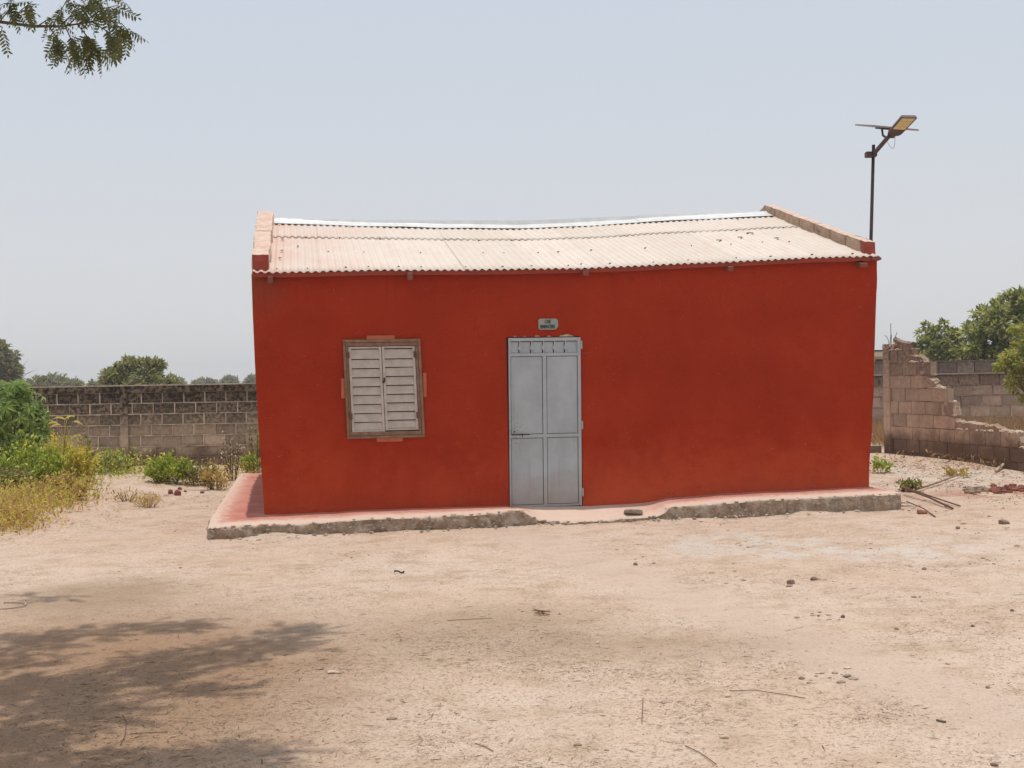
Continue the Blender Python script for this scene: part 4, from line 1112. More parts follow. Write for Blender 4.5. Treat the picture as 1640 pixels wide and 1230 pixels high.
def bush_line(px0, px1, top, Y, label, n, ls, name='far_tree', group=None):
    c0, c1 = atY(px0, top, Y), atY(px1, top, Y); w = (c1.x-c0.x)/2
    c = atY((px0+px1)/2, top, Y)
    bl = [(random.uniform(-.7, .7)*w, random.uniform(-1, 1), c.z-.1-random.uniform(.3, 1.0)-w*.12, w*.4, 1.5, random.uniform(.5, 1.0)*max(.6, w*.25)) for _ in range(4)]
    bl.append((0, 0, c.z-max(.6, w*.4)-.02, w*.55, 1.5, max(.6, w*.4)))
    leafy_tree(name, label, (c.x, Y, .1), bl, 1.0, .2, n, 40, ls, FARLEAF, .5, group)
bush_line(38, 128, 606, 125, 'low spreading tree on the horizon just right of the left edge shrub', 130, .42)
bush_line(144, 168, 612, 140, 'low dark bush on the horizon left of the bushy tree', 40, .4, 'far_bush')
bush_line(268, 302, 609, 210, 'faint far tree on the horizon right beside the bushy tree', 50, .6)
bush_line(300, 350, 610, 260, 'faint low far trees midway between bushy tree and house', 60, .7)
bush_line(354, 384, 606, 230, 'faint rounded far tree left of the house corner', 60, .6)
bush_line(386, 430, 604, 240, 'faint far tree touching the left corner of the house', 60, .6)

# feathery tree overhanging at the right edge, in front of the back wall
Y = 26.5; c = atY(1640, 600, Y)
leafy_tree('feathery_tree', 'feathery yellow green sapling drooping over the back wall at the right edge', (c.x+.15, Y, .25),
           [(-.05, 0, c.z-.25, .55, .5, .50), (.15, 0, c.z+.28, .48, .45, .42), (.5, 0, c.z, .7, .6, .75), (-.32, -.1, c.z+.0, .40, .35, .18), (-.25, 0, c.z+.72, .25, .3, .16)], 1.0, .05, 125, 44, .10, FEATHER, .12)

# ================================================================== shrub and weeds on the left
def palmate(nl, L, Wd, name):
    mb = MB()
    for k in range(nl):
        a = (k-(nl-1)/2)*(5.0/nl); d = Vector((math.sin(a), math.cos(a), 0)); s = Vector((d.y, -d.x, 0)); l = L*(1-.12*abs(a))
        m_ = d*l*.55; t_ = d*l+Vector((0, 0, -l*.30)); up = Vector((0, 0, .012))
        mb.add([(0, 0, 0), m_+s*Wd/2+up, t_, m_-s*Wd/2+up, m_-Vector((0, 0, .004))], [(0, 1, 4), (1, 2, 4), (2, 3, 4), (3, 0, 4)])
    mb.tube([(0, 0, 0), (0, -L*.6, -.03)], .003, 3)
    return mb.mesh(name)
def leaf_parts(root, mesh_list, spots, name='leaf'):
    for P, nrm_, rz, sc in spots:
        o = bpy.data.objects.new(name, random.choice(mesh_list)); COL.objects.link(o); o.parent = root
        q = Vector(nrm_).to_track_quat('Z', 'Y')
        o.rotation_mode = 'QUATERNION'; from_z = Matrix.Rotation(rz, 4, 'Z').to_quaternion(); o.rotation_quaternion = q @ from_z
        o.location = P; o.scale = (sc,)*3
Y = 22.5; c = atY(18, 700, Y); sh = empty('broadleaf_shrub', (c.x, Y, height(c.x, Y)))
tag(sh, 'tall green shrub with hand-shaped leaves in front of the wall at left edge', 'shrub')
pm_ = [palmate(7, .16, .042, 'leaf'), palmate(6, .15, .045, 'leaf'), palmate(7, .19, .046, 'leaf')]
for m_ in pm_: m_.materials.append(CASSAVA)
mb = MB(); ztop = atY(18, 610, Y).z-height(c.x, Y); spots = []
rx = 62*Y/FOC
for k in range(9):
    a = k*2.4; ex_, ey_ = math.cos(a)*rx*.45, math.sin(a)*.4; h_ = ztop*random.uniform(.6, .95)
    mb.tube([(ex_*.2, ey_*.2, -.1), (ex_*.7, ey_*.7, h_*.5), (ex_, ey_, h_)], [.022, .016, .007], 5)
mb.build('stem', SAPSTEM, sh)
for k in range(285):
    d = rng.normal(size=3); d /= np.linalg.norm(d)
    r = rng.uniform(.72, 1.02) if k < 220 else rng.uniform(.3, .75)
    zc_ = ztop*.56
    P = (d[0]*rx*r*(1.0 if d[2] < .2 else .95), d[1]*.6*r, max(.15, zc_+d[2]*ztop*.46*r))
    nn = (d[0]*.8+rng.normal()*.3, d[1]*.8-.25+rng.normal()*.3, abs(d[2])*.6+.45)
    spots.append((P, nn, rng.uniform(0, 6.28), rng.uniform(.95, 1.5)))
leaf_parts(sh, pm_, spots)
def weed(name, label, px, pybase, w, h, n, lsize, mat, cat='weed', group=None, stems=10, shape='dome', width_leaf=.4, Y=None, stemmat=None):
    G = ground(px, pybase) if Y is None else Vector((atY(px, pybase, Y).x, Y, height(atY(px, pybase, Y).x, Y)))
    root = empty(name, G); tag(root, label, cat, group)
    mb = MB(); tips = []
    for k in range(stems):
        a = random.uniform(0, 6.28); rr = math.sqrt(random.random())*w*.5
        hh_ = h*random.uniform(.55, 1.0)*(1-.35*(rr/(w*.5))**2)
        e = Vector((math.cos(a)*rr, math.sin(a)*rr*.8, hh_)); b = Vector((e.x*.35, e.y*.35, -.03)); m_ = b.lerp(e, .55)+Vector((0, 0, .05*h))
        mb.tube([b, m_, e], [.006, .004, .002], 4); tips.append((b, m_, e))
    mb.build('stem', stemmat or SAPSTEM, root)
    n = int(n*.62); lsize *= 1.45; P = []; D = []
    for i in range(n):
        b, m_, e = random.choice(tips); t = random.uniform(.2, 1.0)**.8
        q = b.lerp(m_, t/.55) if t < .55 else m_.lerp(e, (t-.55)/.45)
        t = (round(t*6)+random.gauss(0, .12))/6; t = min(1, max(.1, t)); q = b.lerp(m_, t/.55) if t < .55 else m_.lerp(e, (t-.55)/.45)
        off = Vector(rng.normal(size=3))*.034*(1.3-t*.6)*(w/.6)**.5
        P.append(q+off); D.append(Vector(rng.normal(size=3))*.8+Vector((off.x, off.y, .25+off.z))*3)
    L = lsize*rng.uniform(.6, 1.4, n)
    link('foliage', leaf_quads(P, D, L, L*width_leaf), mat, root)
    return root
weed('weed_bush', 'bright yellow green bushy weed in front of the left edge shrub', 58, 790, 1.15, .95, 4600, .050, WEEDG, stems=46)
weed('weed_bush', 'yellowed feathery weed with curling top, right end of the left weed patch', 128, 785, .66, .86, 2700, .042, WEEDY, stems=34)
weed('weed_bush', 'yellow topped weed between the bright green weed and the curling one', 92, 772, .60, .90, 2000, .045, WEEDY, stems=26)
weed('weed_bush', 'dark green low weed under the shrub at the left edge', 8, 800, .7, .62, 1900, .055, WEEDGREY, stems=24)
weed('weed_bush', 'brownish yellow dry weed in front of the yellowed feathery weed', 112, 802, .6, .42, 1700, .045, WEEDDRY, stems=26)
weed('weed_bush', 'fresh green low bush against the foot of the left wall', 268, 773, .85, .50, 3000, .048, WEEDG, stems=40)
weed('weed_bush', 'dull low weed at the wall foot right of the fresh green bush', 320, 778, .7, .38, 1200, .05, WEEDGREY, stems=24)
weed('weed_bush', 'small green weed beside the back corner of the house plinth', 402, 757, .45, .34, 900, .05, WEEDG, stems=18)
weed('weed_bush', 'low green weeds at the wall foot behind the yellowed weed', 180, 757, 1.3, .32, 1700, .05, WEEDGREY, stems=34)
weed('dry_weed', 'tall dark dry weed with whitish seed heads before the left wall', 372, 770, .55, .95, 420, .034, DEADSEED, stems=20, stemmat=TWIG)
weed('dry_weed', 'tall thin leafy weed touching the left corner of the house', 412, 765, .38, 1.1, 420, .042, WEEDGREY, stems=9, stemmat=TWIG)
weed('dry_weed', 'straggly dry weed between the seed-head weed and the plinth', 348, 784, .55, .45, 520, .045, WEEDDRY, stems=18, stemmat=TWIG)
weed('dry_tuft', 'pale dry grass tuft on the bare earth below the green bush', 236, 812, .5, .20, 420, .055, WEEDDRY, 'grass tuft', stems=30, width_leaf=.14, stemmat=STRAWPALE)
weed('dry_tuft', 'sparse dry tuft on the earth left of the grass tuft', 205, 803, .4, .18, 200, .05, WEEDDRY, 'grass tuft', stems=18, width_leaf=.14, stemmat=TWIG)
weed('seedling', 'green leafy seedling on pale ground near the broken column', 1412, 757, .28, .30, 160, .06, WEEDG, 'plant', stems=5)
weed('seedling', 'small grey green weed growing past the right end of the plinth', 1448, 787, .45, .16, 300, .055, WEEDGREY, 'plant', stems=12)
weed('seedling', 'tiny reddish weed on the littered ground before the broken wall', 1533, 762, .4, .12, 170, .05, WEEDDRY, 'plant', stems=10)
# tall weed with long pale drooping leaves
G = ground(100, 775); Y = G.y; dw = empty('drooping_weed', G); tag(dw, 'tall weed with long pale drooping leaves above the yellow weeds', 'weed')
mb = MB(); H_ = atY(100, 672, Y).z-G.z
mb.tube([(0, 0, 0), (.04, 0, H_*.6), (.10, 0, H_)], [.012, .009, .005], 5); mb.build('stem', SAPSTEM, dw)
for k, (x, y, L, a) in enumerate(((95, 668, .22, 3.0), (112, 666, .2, .3), (125, 675, .2, -.5), (88, 680, .20, 3.6), (122, 697, .2, .35), (108, 672, .16, 1.2), (84, 676, .18, 3.3))):
    p = atY(x, y, Y)-G; mb = MB(); d = Vector((math.cos(a), -.2, math.sin(a)*.6)).normalized(); s_ = Vector((0, .3, .9)).normalized()
    pts = [p+d*L*(t-.5)+Vector((0, 0, -.18*L*(2*t-1)**2)) for t in (0, .3, .65, 1)]
    w_ = (.003, .018, .014, .001)
    vs = [q+s_*ww for q, ww in zip(pts, w_)]+[q-s_*ww for q, ww in zip(pts, w_)]
    mb.add(vs, [(i, i+1, i+5, i+4) for i in range(3)]); mb.tube([(.04, 0, H_*.6), pts[0]], .003, 3)
    mb.build('leaf', WEEDY, dw)
G = ground(138, 770); weed('thin_sapling', 'thin grey green sapling against the wall right of the drooping weed', 138, 765, .28, 1.15, 170, .06, WEEDGREY, 'plant', stems=5)

# low dry weeds covering the bank at the left
def cover(name, poly_spots, n, h, ls, mat, wr=(.07, .32), flat=False):
    P = []; D = []
    for i in range(n):
        (x, y, sx, sy) = random.choice(poly_spots)
        px, py = x+random.gauss(0, sx), y+random.gauss(0, sy)
        if py < 735: continue
        G = ground(px, py) if i % 6 == 0 or not P else None
        if G is None:
            G = last+Vector((random.gauss(0, .10), random.gauss(0, .14), 0)); G.z = height(G.x, G.y)
        else: last = G
        z = random.random()**1.6*h
        P.append(Vector((G.x, G.y, G.z+z))); D.append((random.gauss(0, .6), random.gauss(0, .6), random.gauss(.05, .1) if flat else random.gauss(.7, .5)))
    L = ls*rng.uniform(.5, 1.5, len(P))
    o = link(name, leaf_quads(P, D, L, L*rng.uniform(*wr, len(P))), mat); tag(o, kind='stuff')
    return o
tag(cover('dry_ground_weeds', [(20, 822, 30, 14), (60, 808, 34, 12), (100, 800, 30, 10), (15, 838, 20, 8)], 8500, .32, .050, WEEDDRY, (.2, .55)), 'dry yellow brown weeds covering the bank at left', 'weeds')
tag(cover('green_ground_weeds', [(30, 800, 34, 14), (110, 785, 26, 12), (180, 756, 30, 6)], 2200, .38, .065, WEEDG, (.25, .6)), 'dull green weeds among the dry ones on the left bank', 'weeds')
tag(cover('wall_foot_weeds', [(300, 770, 50, 8), (370, 765, 30, 10), (250, 757, 40, 6), (390, 750, 15, 6)], 3800, .22, .045, WEEDDRY), 'dry stubble along the foot of the left wall', 'weeds')
tag(cover('sparse_stubble', [(200, 790, 50, 18), (250, 815, 40, 12), (130, 830, 50, 14), (320, 790, 25, 10)], 1000, .03, .05, STRAW, (.05, .12), True), 'sparse dry stubble on the earth left of the house', 'weeds')
tag(cover('right_stubble', [(1480, 770, 60, 14), (1580, 765, 50, 10), (1540, 745, 50, 5), (1430, 745, 24, 6)], 1500, .03, .06, STRAW, (.05, .18), True), 'dry litter and stubble before the broken wall', 'weeds')
tag(cover('dead_stalks', [(1470, 735, 30, 2), (1540, 742, 40, 3), (1610, 750, 30, 3), (1435, 733, 20, 2)], 420, .12, .09, DEADGRASS, (.04, .25)), 'dead stalks and stubble along the foot of the broken wall', 'weeds')
tag(cover('dead_leaf_litter', [(1480, 770, 60, 14), (1580, 768, 50, 12), (1540, 748, 50, 5), (1600, 800, 40, 8)], 700, .02, .026, DEADGRASS, (.35, .6), True), 'dead leaves strewn before the broken wall', 'litter')
def grass_field(name, label, x0, x1, y0, y1, n, h, mat):
    X = rng.uniform(x0, x1, n); Yy = rng.uniform(y0, y1, n); P = [(a, b, height(a, b)) for a, b in zip(X, Yy)]
    D = np.stack([rng.normal(0, .35, n), rng.normal(0, .35, n), np.ones(n)], 1); L = h*rng.uniform(.4, 1.2, n)
    o = link(name, leaf_quads(P, D, L, .012+0*L), mat); tag(o, label, 'grass', kind='stuff')
q0_ = atY(1390, 690, 25.5); q1_ = atY(1720, 690, 25.5)
grass_field('dry_grass', 'dry reddish grass behind the broken wall', q0_.x, q1_.x+.5, 24.3, 29.6, 9000, .50, DEADGRASS)

# ================================================================== loose things on the ground
def rock_mesh(name, r, mat, seed, flat=.6, sub=2, blocky=0.0):
    bm = bmesh.new(); bmesh.ops.create_icosphere(bm, subdivisions=sub, radius=1)
    for v in bm.verts:
        c_ = v.co.copy()
        if blocky: c_ = Vector([math.copysign(abs(q)**(1-blocky), q) for q in c_])
        k = 1+.28*N(v.co.x*1.2+seed, v.co.y*1.2, v.co.z*1.2)+.08*N(v.co.x*4+seed, v.co.y*4, v.co.z*4)
        v.co = Vector((c_.x*r*k, c_.y*r*.8*k, c_.z*r*flat*k))
    me = bpy.data.meshes.new(name); bm.to_mesh(me); bm.free(); me.materials.append(mat); return me
def rock(name, label, px, py, wpx, mat, cat='stone', group=None, flat=.6, blocky=0.0, rz=None):
    G = ground(px, py); r = wpx*G.y/FOC/2
    o = link(name, rock_mesh(name, r, mat, random.uniform(0, 90), flat, 2, blocky), None)
    o.location = (G.x, G.y, G.z+r*flat*.55); o.rotation_euler = (random.uniform(-.15, .15), random.uniform(-.15, .15), random.uniform(0, 3) if rz is None else rz)
    tag(o, label, cat, group); return o
SG = 'loose stones on the bare yard'
rock('stone', 'dark brown squarish stone on the bare yard below the right half of the facade', 1267, 935, 13, STONE, group=SG, blocky=.4, flat=.7)
rock('stone', 'rough dark clod just right of the squarish brown stone', 1303, 929, 12, STONE, group=SG)
rock('stone', 'small dark round stone in the yard below the chunk on the plinth', 1018, 905, 9, STONE, group=SG)
rock('stone', 'small rounded brown stone standing alone at centre right of the yard', 1350, 989, 7, STONE, group=SG, flat=.9)
rock('stone', 'brown clod beside short litter left of the rounded brown stone', 1311, 987, 6, STONE, group=SG)
rock('stone', 'pale flat stone lying in the foreground near the tip of the tree shade', 533, 1078, 20, PALESTONE, group=SG, flat=.28, rz=0)
rock('stone', 'small pale stone in the foreground of the yard at centre', 957, 1031, 8, PALESTONE, group=SG, flat=.7)
rock('stone', 'thin dark flat stone at right of the yard', 1436, 1008, 9, STONE, group=SG, flat=.35)
rock('stone', 'brown lump with pale top in the right foreground', 1357, 1084, 17, CONCBIT, group=SG, flat=.4)
rock('stone', 'dark wedge-shaped clod in the right foreground beside the pale-topped lump', 1284, 1087, 13, STONE, group=SG, flat=.35)
rock('stone', 'pale stone with dark underside in the foreground right of centre', 1166, 1116, 12, PALESTONE, group=SG, flat=.5)
rock('stone', 'small pale pebble near the right side of the yard', 1518, 1064, 8, PALESTONE, group=SG, flat=.7)
rock('stone', 'dark pebble near the right edge of the yard', 1621, 979, 7, STONE, group=SG, flat=.7)
rock('stone', 'brown pebble left of the dark pebble near the right edge', 1558, 1004, 6, STONE, group=SG, flat=.9)
rock('stone', 'small clod with litter on the right side, above the brown pebble', 1480, 912, 9, STONE, group=SG, flat=.5)
rock('stone', 'dark clod at the right edge foreground', 1582, 1102, 9, STONE, group=SG, flat=.5)
rock('stone', 'dark clod at the bottom right corner of the yard', 1592, 1226, 13, STONE, group=SG, flat=.45)
rock('cement_chunk', 'flat grey cement chunk lying on the plinth right of the door', 1014, 823, 28, CONCBIT, 'cement chunk', flat=.26, blocky=.5, rz=YAW).location = hw(fac(1014, 827, -.5)[0], -.5, zbase(fac(1014, 827, -.5)[0])*.25+ztf(fac(1014, 827, -.5)[0])*.75+.03)
rock('brick', 'dark broken brick on the ground past the right end of the plinth', 1477, 823, 17, REDBRICK, 'brick', flat=.38, blocky=.5, rz=0)
rock('brick', 'brownish brick piece on the ground near the right edge below the red earth', 1608, 839, 16, STONE, 'brick', flat=.5, blocky=.5, rz=.4)
rock('stone', 'dark stone left of the brownish brick piece at right', 1534, 847, 9, STONE, group=SG)
RB = 'red brick bits left of the house'
rock('brick_bit', 'red brick bit, largest of the cluster on earth left of the house', 284, 793, 14, REDBRICK, 'brick', RB, flat=.8)
rock('brick_bit', 'dark red brick bit at the left of the cluster left of the house', 273, 791, 10, REDBRICK, 'brick', RB, flat=.9)
rock('brick_bit', 'red brick bit at the back of the cluster left of the house', 288, 784, 9, REDBRICK, 'brick', RB)
rock('brick_bit', 'small red bit just right of the brick cluster', 297, 788, 6, REDBRICK, 'brick', RB)
rock('brick_bit', 'lone red bit between the brick cluster and the plinth', 324, 790, 8, REDBRICK, 'brick', RB)
# bent black scrap
G = ground(638, 919); bs = link('rubber_scrap', (lambda m: (m.tube([(-.035, .02, .018), (-.03, -.02, .03), (.0, -.01, .025), (.03, -.02, .012), (.05, -.01, .02), (.045, .02, .01)], .008, 6), m.mesh('rubber_scrap'))[1])(MB()), BLACKBIT)
bs.location = G; tag(bs, 'bent black rubber scrap lying on the yard below the window', 'scrap')
G = ground(868, 985); mb = MB()
for k in range(6):
    a = random.uniform(0, 3); mb.tube([(-.06*math.cos(a), -.06*math.sin(a), .008+.004*k), (.06*math.cos(a), .06*math.sin(a), .012+.005*k)], .0035, 5)
o = mb.build('twig_heap', TIMBER); o.location = G; tag(o, 'little heap of short dark sticks in the middle of the yard', 'sticks')
# rods and poles past the right end of the plinth
def rod(name, label, pts, r, mat, cat, lift=(.02, .02), group=None):
    Q = []
    for i, (x, y) in enumerate(pts):
        g_ = ground(x, y); t = i/(len(pts)-1); g_.z += lift[0]*(1-t)+lift[1]*t; Q.append(g_)
    b = Q[0].copy(); mb = MB(); mb.tube([q-b for q in Q], r, 6); o = mb.build(name, mat, smoothed=True); o.location = b; tag(o, label, cat, group); return o
RG = 'rods leaning off the plinth end'
rod('iron_rod', 'thickest dark rod lying out from the right end of the plinth', [(1447, 793), (1488, 804), (1526, 817)], .013, RUSTIRON, 'rod', (.10, .02), RG)
rod('iron_rod', 'dark rod just above the thickest one at the plinth end', [(1447, 791), (1490, 802), (1538, 813)], .009, RUSTIRON, 'rod', (.10, .02), RG)
rod('iron_rod', 'short thin rod lowest of those at the plinth end', [(1452, 808), (1480, 818), (1498, 829)], .007, RUSTIRON, 'rod', (.04, .01), RG)
rod('wooden_pole', 'thin pale brown pole slanting up from the plinth end to the littered ground', [(1466, 788), (1500, 778), (1537, 765)], .012, TIMBER, 'pole', (.03, .05))
rod('dead_branch', 'pale dead branch at the foot of the broken wall near the right edge', [(1595, 757), (1610, 749), (1640, 736)], .025, STRAWPALE, 'branch', (.03, .12))
rod('dead_branch', 'curved grey dead branch leaning at the right edge by the broken wall', [(1616, 735), (1624, 745), (1645, 757)], .016, TWIG, 'branch', (.22, .05))
for i, (pts, lab) in enumerate(((((1097, 1196), (1122, 1208), (1147, 1226)), 'thin curved twig in the foreground, bottom right of centre'),
                                (((760, 1192), (776, 1197), (790, 1205)), 'short straight twig in the foreground at bottom centre'),
                                (((1168, 1108), (1210, 1107), (1262, 1115), (1290, 1120)), 'long thin curved stem on the right foreground'),
                                (((1030, 1120), (1029, 1140), (1028, 1160)), 'thin straight straw lying away from the viewer at right of centre'),
                                (((196, 1146), (203, 1158), (200, 1180), (193, 1195)), 'curved twig in the left foreground shade'),
                                (((208, 1177), (240, 1175), (268, 1174)), 'thin reddish straw beside the curved twig in the shade'),
                                (((716, 995), (750, 993), (788, 991)), 'long straw on the yard below the door'),
                                (((1258, 1011), (1272, 1008), (1286, 1005)), 'pale thin stick right of centre in the yard'),
                                (((1500, 1155), (1508, 1157), (1515, 1158)), 'short dark twig in the right foreground'))):
    rod('twig', lab, pts, .0021 if i != 8 else .005, STRAWPALE if i == 7 else TWIG, 'twig', (.006, .006), 'twigs lying on the yard')
# ring half buried at the left edge
G = ground(8, 972); mb = MB(); mb.tube([(.16*math.cos(a), .16*math.sin(a), .012) for a in [k*.35-2.2 for k in range(13)]], .006, 6); o = mb.build('wire_hoop', RUBBLE, smoothed=True); o.location = G
tag(o, 'pale curved wire hoop on the ground at the left edge', 'hoop')
# red earth and brick rubble strip at right
mb = MB(); mb2 = MB()
for k in range(170):
    x = random.uniform(1545, 1660); y = 786+random.gauss(0, 2.6)-(x-1545)*.02; G = ground(x, y); r = random.uniform(.010, .045)
    lump(mb if x > 1582 else mb2, (G.x, G.y, G.z+r*.3), (r*1.4, r, r*.7), seed=k)
tag(mb.build('red_rubble', REDBRICK), 'strip of red brick rubble on the ground at the right edge', 'rubble', kind='stuff')
tag(mb2.build('dark_rubble', STONE), 'strip of dark rubble left of the red brick rubble', 'rubble', kind='stuff')

mb = MB()
for (x, y, n_) in ((1303, 929, 10), (1311, 987, 12), (1360, 1085, 8), (1284, 1086, 9), (1020, 902, 6), (1480, 912, 9), (560, 892, 8), (1170, 925, 10), (1600, 842, 12), (1530, 850, 9), (870, 986, 7), (530, 1077, 6), (1400, 880, 16), (1200, 872, 16), (1030, 838, 12), (1480, 815, 26), (700, 850, 12), (870, 842, 16),
                  (1560, 900, 10), (1450, 960, 8), (420, 868, 14), (1130, 838, 14), (300, 905, 6), (1160, 1180, 5), (960, 1200, 4), (620, 1150, 5), (1630, 880, 10), (1560, 830, 14)):
    for q in range(n_):
        px, py = x+random.gauss(0, 22), y+random.gauss(0, 5)
        if py > 1228: continue
        G = ground(px, py); r = random.choice((.004, .006, .008, .010, .014))*random.uniform(.8, 1.5)
        lump(mb, (G.x, G.y, G.z+r*.1), (r*random.uniform(1, 1.8), r, r*.7), seed=q+x)
tag(mb.build('earth_clods', GRAVELCLOD), 'small clods and chips half buried around the larger stones', 'clods', kind='stuff')
# gravel and straw scattered over the yard (uncountable)
def scatter_points(n, y0, y1, dens):
    out = []
    while len(out) < n:
        py = y0+(y1-y0)*random.random()**.8; px = random.uniform(-40, 1680)
        if random.random() > dens(px, py): continue
        r = ray(px, py); t = (-.05-CAM.z)/r.z; P = CAM+r*t
        L = Vector((P.x-HO0.x, P.y-HO0.y)); u_ = L.x*HU.x+L.y*HU.y; v_ = L.x*HV.x+L.y*HV.y
        if PL-.02 < u_ < PR+.02 and FV-.02 < v_ < PB: continue
        out.append((P.x, P.y, height(P.x, P.y)))
    return out
LIT = [(780, 1040, 150, 30, 1.3), (900, 1075, 110, 14, 1.1), (700, 1020, 120, 16, 1), (520, 1065, 90, 16, 1.1), (1010, 1085, 110, 10, .9), (1250, 1075, 80, 18, 1), (1180, 1030, 80, 14, .9), (1300, 930, 60, 8, .9), (640, 890, 90, 10, .9),
       (960, 875, 70, 12, 1), (1150, 915, 60, 10, .8), (250, 1100, 220, 70, .9), (200, 1180, 220, 50, .8), (730, 1185, 60, 10, .8), (1100, 1130, 60, 16, .8), (1480, 900, 110, 14, .8), (1560, 1010, 90, 30, .5), (1250, 870, 220, 14, 1.0),
       (260, 975, 70, 10, .7), (690, 1120, 60, 20, .6), (1430, 1150, 60, 20, .6), (560, 950, 200, 12, .45), (1120, 1000, 60, 10, .7)]
def dens(px, py):
    d = .05+.35*max(0, N(px/130, py/45, 3))+.25*max(0, N(px/50, py/18, 8))
    for x, y, sx, sy, k in LIT:
        e = ((px-x)/sx)**2+((py-y)/sy)**2
        if e < 5: d += .55*k*math.exp(-e)
    P = ray(px, py); t = -1.72/P.z; tx = P.x*t-(4.15-.28*P.y*t)
    d *= 1-.8*math.exp(-(tx/.35)**2)
    return min(1, d)
Pp = scatter_points(17000, 838, 1235, dens); n = len(Pp); P = np.array(Pp); P[:, 2] += .002
ang = rng.uniform(0, 6.28, n); D = np.stack([np.cos(ang), np.sin(ang), rng.normal(.06, .1, n)], 1)
L = rng.gamma(2.0, .015, n)+.009
tag(link('straw_litter', leaf_quads(P, D, L, .0022+.05*L*rng.random(n), up=np.tile([0, 0, 1.0], (n, 1)), fold=-.5), STRAW), 'scattered brown straw and leaf litter on the bare yard', 'litter', kind='stuff')
Pp = scatter_points(7000, 836, 1235, dens)
mb = MB()
tet = [Vector((1, 0, -.3)), Vector((-.6, .8, -.3)), Vector((-.5, -.8, -.3)), Vector((.1, .05, .8)), Vector((-.7, .1, .4))]
for (x, y, z) in Pp:
    r = random.choice((.002, .003, .003, .004, .005, .007)) * (1.6 if random.random() < .04 else 1); a = random.uniform(0, 6.28); ca, sa = math.cos(a), math.sin(a)
    vs = [(x+(q.x*ca-q.y*sa)*r*random.uniform(.7, 1.2), y+(q.x*sa+q.y*ca)*r, z+q.z*r*.8+r*.15) for q in tet]
    mb.add(vs, [(0, 1, 3), (1, 4, 3), (4, 2, 3), (2, 0, 3), (1, 2, 4)])
me = mb.mesh('gravel'); tag(link('gravel', me, GRAVEL), 'small gravel and crumbs of earth strewn over the yard', 'gravel', kind='stuff')

# ================================================================== neem tree whose branch hangs in at the top left
NT = Vector((-4.6, 5.6, 0)); NT.z = height(NT.x, NT.y)
nm = empty('neem_tree', NT); tag(nm, 'neem tree branch with drooping pinnate leaves at the top left corner', 'tree')
YB = 7.5
def nb(x, y, dy=0.0): return atY(x, y, YB+dy)-NT
trunk = MB(); trunk.tube([(0, 0, -.3), (.05, .05, 1.6), (.1, .2, 2.9), (.3, .5, 4.2)], [.22, .17, .14, .09], 10)
trunk.build('trunk', BARK, nm, smoothed=True)
mb = MB()
mb.tube([Vector((.1, .2, 2.7)), Vector((.5, 1.1, 3.4)), nb(-60, 22, .1), nb(0, 35), nb(55, 42), nb(100, 42), nb(140, 36), nb(182, 25)], [.06, .035, .016, .0095, .0085, .006, .0045, .003], 7)
twigs = [[(78, 42), (92, 62), (98, 76)], [(104, 41), (116, 68), (122, 88)], [(124, 39), (145, 65), (158, 80)], [(146, 34), (175, 52), (192, 66)], [(160, 30), (195, 38), (206, 50)],
         [(96, 42), (120, 18), (150, 4)], [(130, 38), (165, 14), (190, 8)], [(84, 42), (95, 22), (110, -6)], [(60, 42), (78, 30), (92, 26)], [(18, 36), (34, 16), (52, 2)], [(0, 34), (14, 16), (20, -4)], [(-20, 30), (4, 44), (2, 50)],
         [(150, 34), (160, 10), (165, -15)], [(110, 40), (140, 10), (150, -20)]]
tw3 = []
for k, tw in enumerate(twigs):
    dy = random.uniform(-.28, .28); q = [nb(x, y, dy*i/2) for i, (x, y) in enumerate(tw)]; tw3.append(q)
    mb.tube(q, [.0042, .003, .0018], 5)
mb.build('branch', TWIG, nm, smoothed=True)
def pinnate(seed, L=.22, pairs=6):
    random.seed(seed); mb = MB(); P0 = [Vector((0, t*L, -.30*L*t*t)) for t in [i/8 for i in range(9)]]
    mb.tube(P0, [.0012]*8+[.0006], 3)
    for i in range(pairs+1):
        t = .16+.8*i/pairs; b = Vector((0, t*L, -.30*L*t*t))
        for sgn in ((-1, 1) if i < pairs else (0,)):
            l = (.070 if i < pairs else .06)*random.uniform(.8, 1.25)*(1-.25*abs(t-.5)); w = .0215*random.uniform(.85, 1.15)
            d = Vector((sgn*.80, .60, -.35+random.uniform(-.2, .2))).normalized(); s_ = d.cross(Vector((0, .2, 1))).normalized(); cv = Vector((0, -.012, -.006))
            p1 = b+d*l*.3; p2 = b+d*l*.68+cv*.5; p3 = b+d*l+cv
            mb.add([b, p1+s_*w*.5, p1-s_*w*.42, p2+s_*w*.36, p2-s_*w*.30, p3], [(0, 1, 2), (1, 3, 4, 2), (3, 5, 4)])
    return mb
pin = []
for k in range(4):
    me = pinnate(k, (.20, .23, .18, .24)[k], (6, 7, 5, 7)[k]).mesh('leaf'); me.materials.append(NEEML); pin.append(me)
random.seed(21)
def place_leaf(base, d, twist, sc):
    o = bpy.data.objects.new('leaf', random.choice(pin)); COL.objects.link(o); o.parent = nm
    d = Vector(d).normalized(); q = d.to_track_quat('Y', 'Z'); o.rotation_mode = 'QUATERNION'
    o.rotation_quaternion = q @ Matrix.Rotation(twist, 4, 'Y').to_quaternion(); o.location = base; o.scale = (sc,)*3
NLEAF = 0
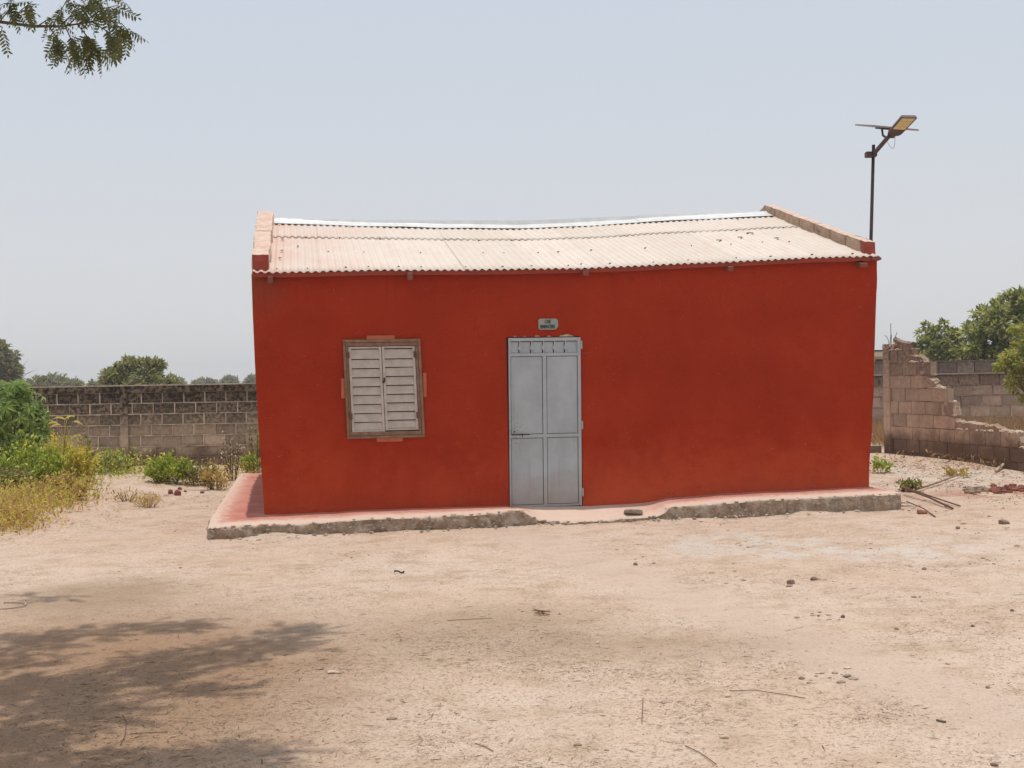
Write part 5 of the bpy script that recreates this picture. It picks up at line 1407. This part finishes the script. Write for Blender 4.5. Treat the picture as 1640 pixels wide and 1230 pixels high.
for q, cnt in zip(tw3, (13, 15, 16, 14, 12, 11, 10, 9, 5, 9, 13, 2, 9, 9)):
    for i in range(cnt):
        t = random.uniform(.25, 1.0); p = q[0].lerp(q[1], t*2) if t < .5 else q[1].lerp(q[2], t*2-1)
        dr = (q[2]-q[1]).normalized()
        d = dr*.5+Vector((random.gauss(0, .5), random.gauss(0, .5), -.55+random.gauss(0, .35)))
        place_leaf(p, d, random.uniform(-1.2, 1.2), random.uniform(.48, .72)); NLEAF += 1
# upper crown, above the frame: the boughs that shade the left foreground
crown_spots = []
def shade(px, py, rx, ry, n):                 # boughs that stand over a patch of ground
    for k in range(n):
        a = random.uniform(0, 6.28); rr = math.sqrt(random.random()); x = px+rx*rr*math.cos(a); y = py+ry*rr*math.sin(a)
        G = ground(x, y); h_ = 4.75+random.uniform(0, .9)+.15*(G.y-6)
        crown_spots.append(Vector((G.x, G.y, 0))+SUN*(h_/SUN.z))
for a in ((60, 1105, 90, 26, 13), (200, 1085, 100, 18, 11), (340, 1052, 90, 14, 8), (420, 1030, 70, 14, 7), (470, 1010, 40, 5, 3), (330, 1105, 60, 8, 4), (250, 1003, 60, 6, 4), (150, 1012, 60, 8, 4), (60, 1030, 60, 14, 6),
          (45, 1185, 70, 40, 13), (150, 1140, 70, 14, 5), (370, 1215, 70, 20, 7), (250, 1225, 70, 18, 5), (120, 1230, 90, 20, 7), (60, 958, 50, 3, 2), (20, 1060, 40, 20, 4), (-100, 1080, 90, 90, 14), (-200, 1150, 120, 150, 14), (200, 1290, 200, 40, 14)):
    shade(*a)
V = []; F = []; cm = MB(); tmp = []
base = [(np.array(pinnate(k+10, .23, 7).v), pinnate(k+10, .23, 7).f) for k in range(3)]
random.seed(5)
for c_ in crown_spots:
    cl = c_-NT
    for k in range(13):
        vv, ff = base[k % 3]
        b = cl+Vector((random.gauss(0, .085), random.gauss(0, .085), random.gauss(0, .09)))
        a = random.uniform(0, 6.28); el = random.uniform(-.7, .3); d = Vector((math.cos(a)*math.cos(el), math.sin(a)*math.cos(el), math.sin(el)))
        R_ = np.array((d.to_track_quat('Y', 'Z') @ Matrix.Rotation(random.uniform(-1, 1), 4, 'Y').to_quaternion()).to_matrix())
        off = len(V); tmp.append(vv@R_.T+np.array(b)); cnt_ = len(vv)
        n0 = sum(len(x) for x in tmp[:-1]) if False else None
        F.append(ff)
VV = np.concatenate(tmp); offs = np.cumsum([0]+[len(x) for x in tmp[:-1]])
faces = [tuple(i+int(o) for i in f) for o, ff in zip(offs, F) for f in ff]
me = bpy.data.meshes.new('crown'); me.from_pydata(VV.tolist(), [], faces)
tag(link('crown', me, NEEML, nm), kind='stuff')
mb = MB(); hub = Vector((.2, .4, 3.6))
for k, c_ in enumerate(crown_spots):
    if k % 3: continue
    e = c_-NT; m_ = hub.lerp(e, .55)+Vector((0, 0, .35)); mb.tube([hub, m_, e], [.022, .014, .005], 5)
mb.build('bough', BARK, nm)

# ================================================================== dusty air
hm = bpy.data.materials.new('dusty_air'); hm.use_nodes = True; ht = hm.node_tree
ht.nodes.remove(ht.nodes['Principled BSDF']); pv = ht.nodes.new('ShaderNodeVolumePrincipled'); pv.inputs['Density'].default_value = .0009
pv.inputs['Color'].default_value = (.95, .95, .95, 1); pv.inputs['Anisotropy'].default_value = .3
ht.links.new(pv.outputs[0], ht.nodes['Material Output'].inputs['Volume'])
mb = MB(); mb.box(-720, 720, -90, 720, -3, 12); hz_ = mb.build('haze', hm); tag(hz_, kind='stuff'); hz_['label'] = 'thin dusty haze over the whole yard'
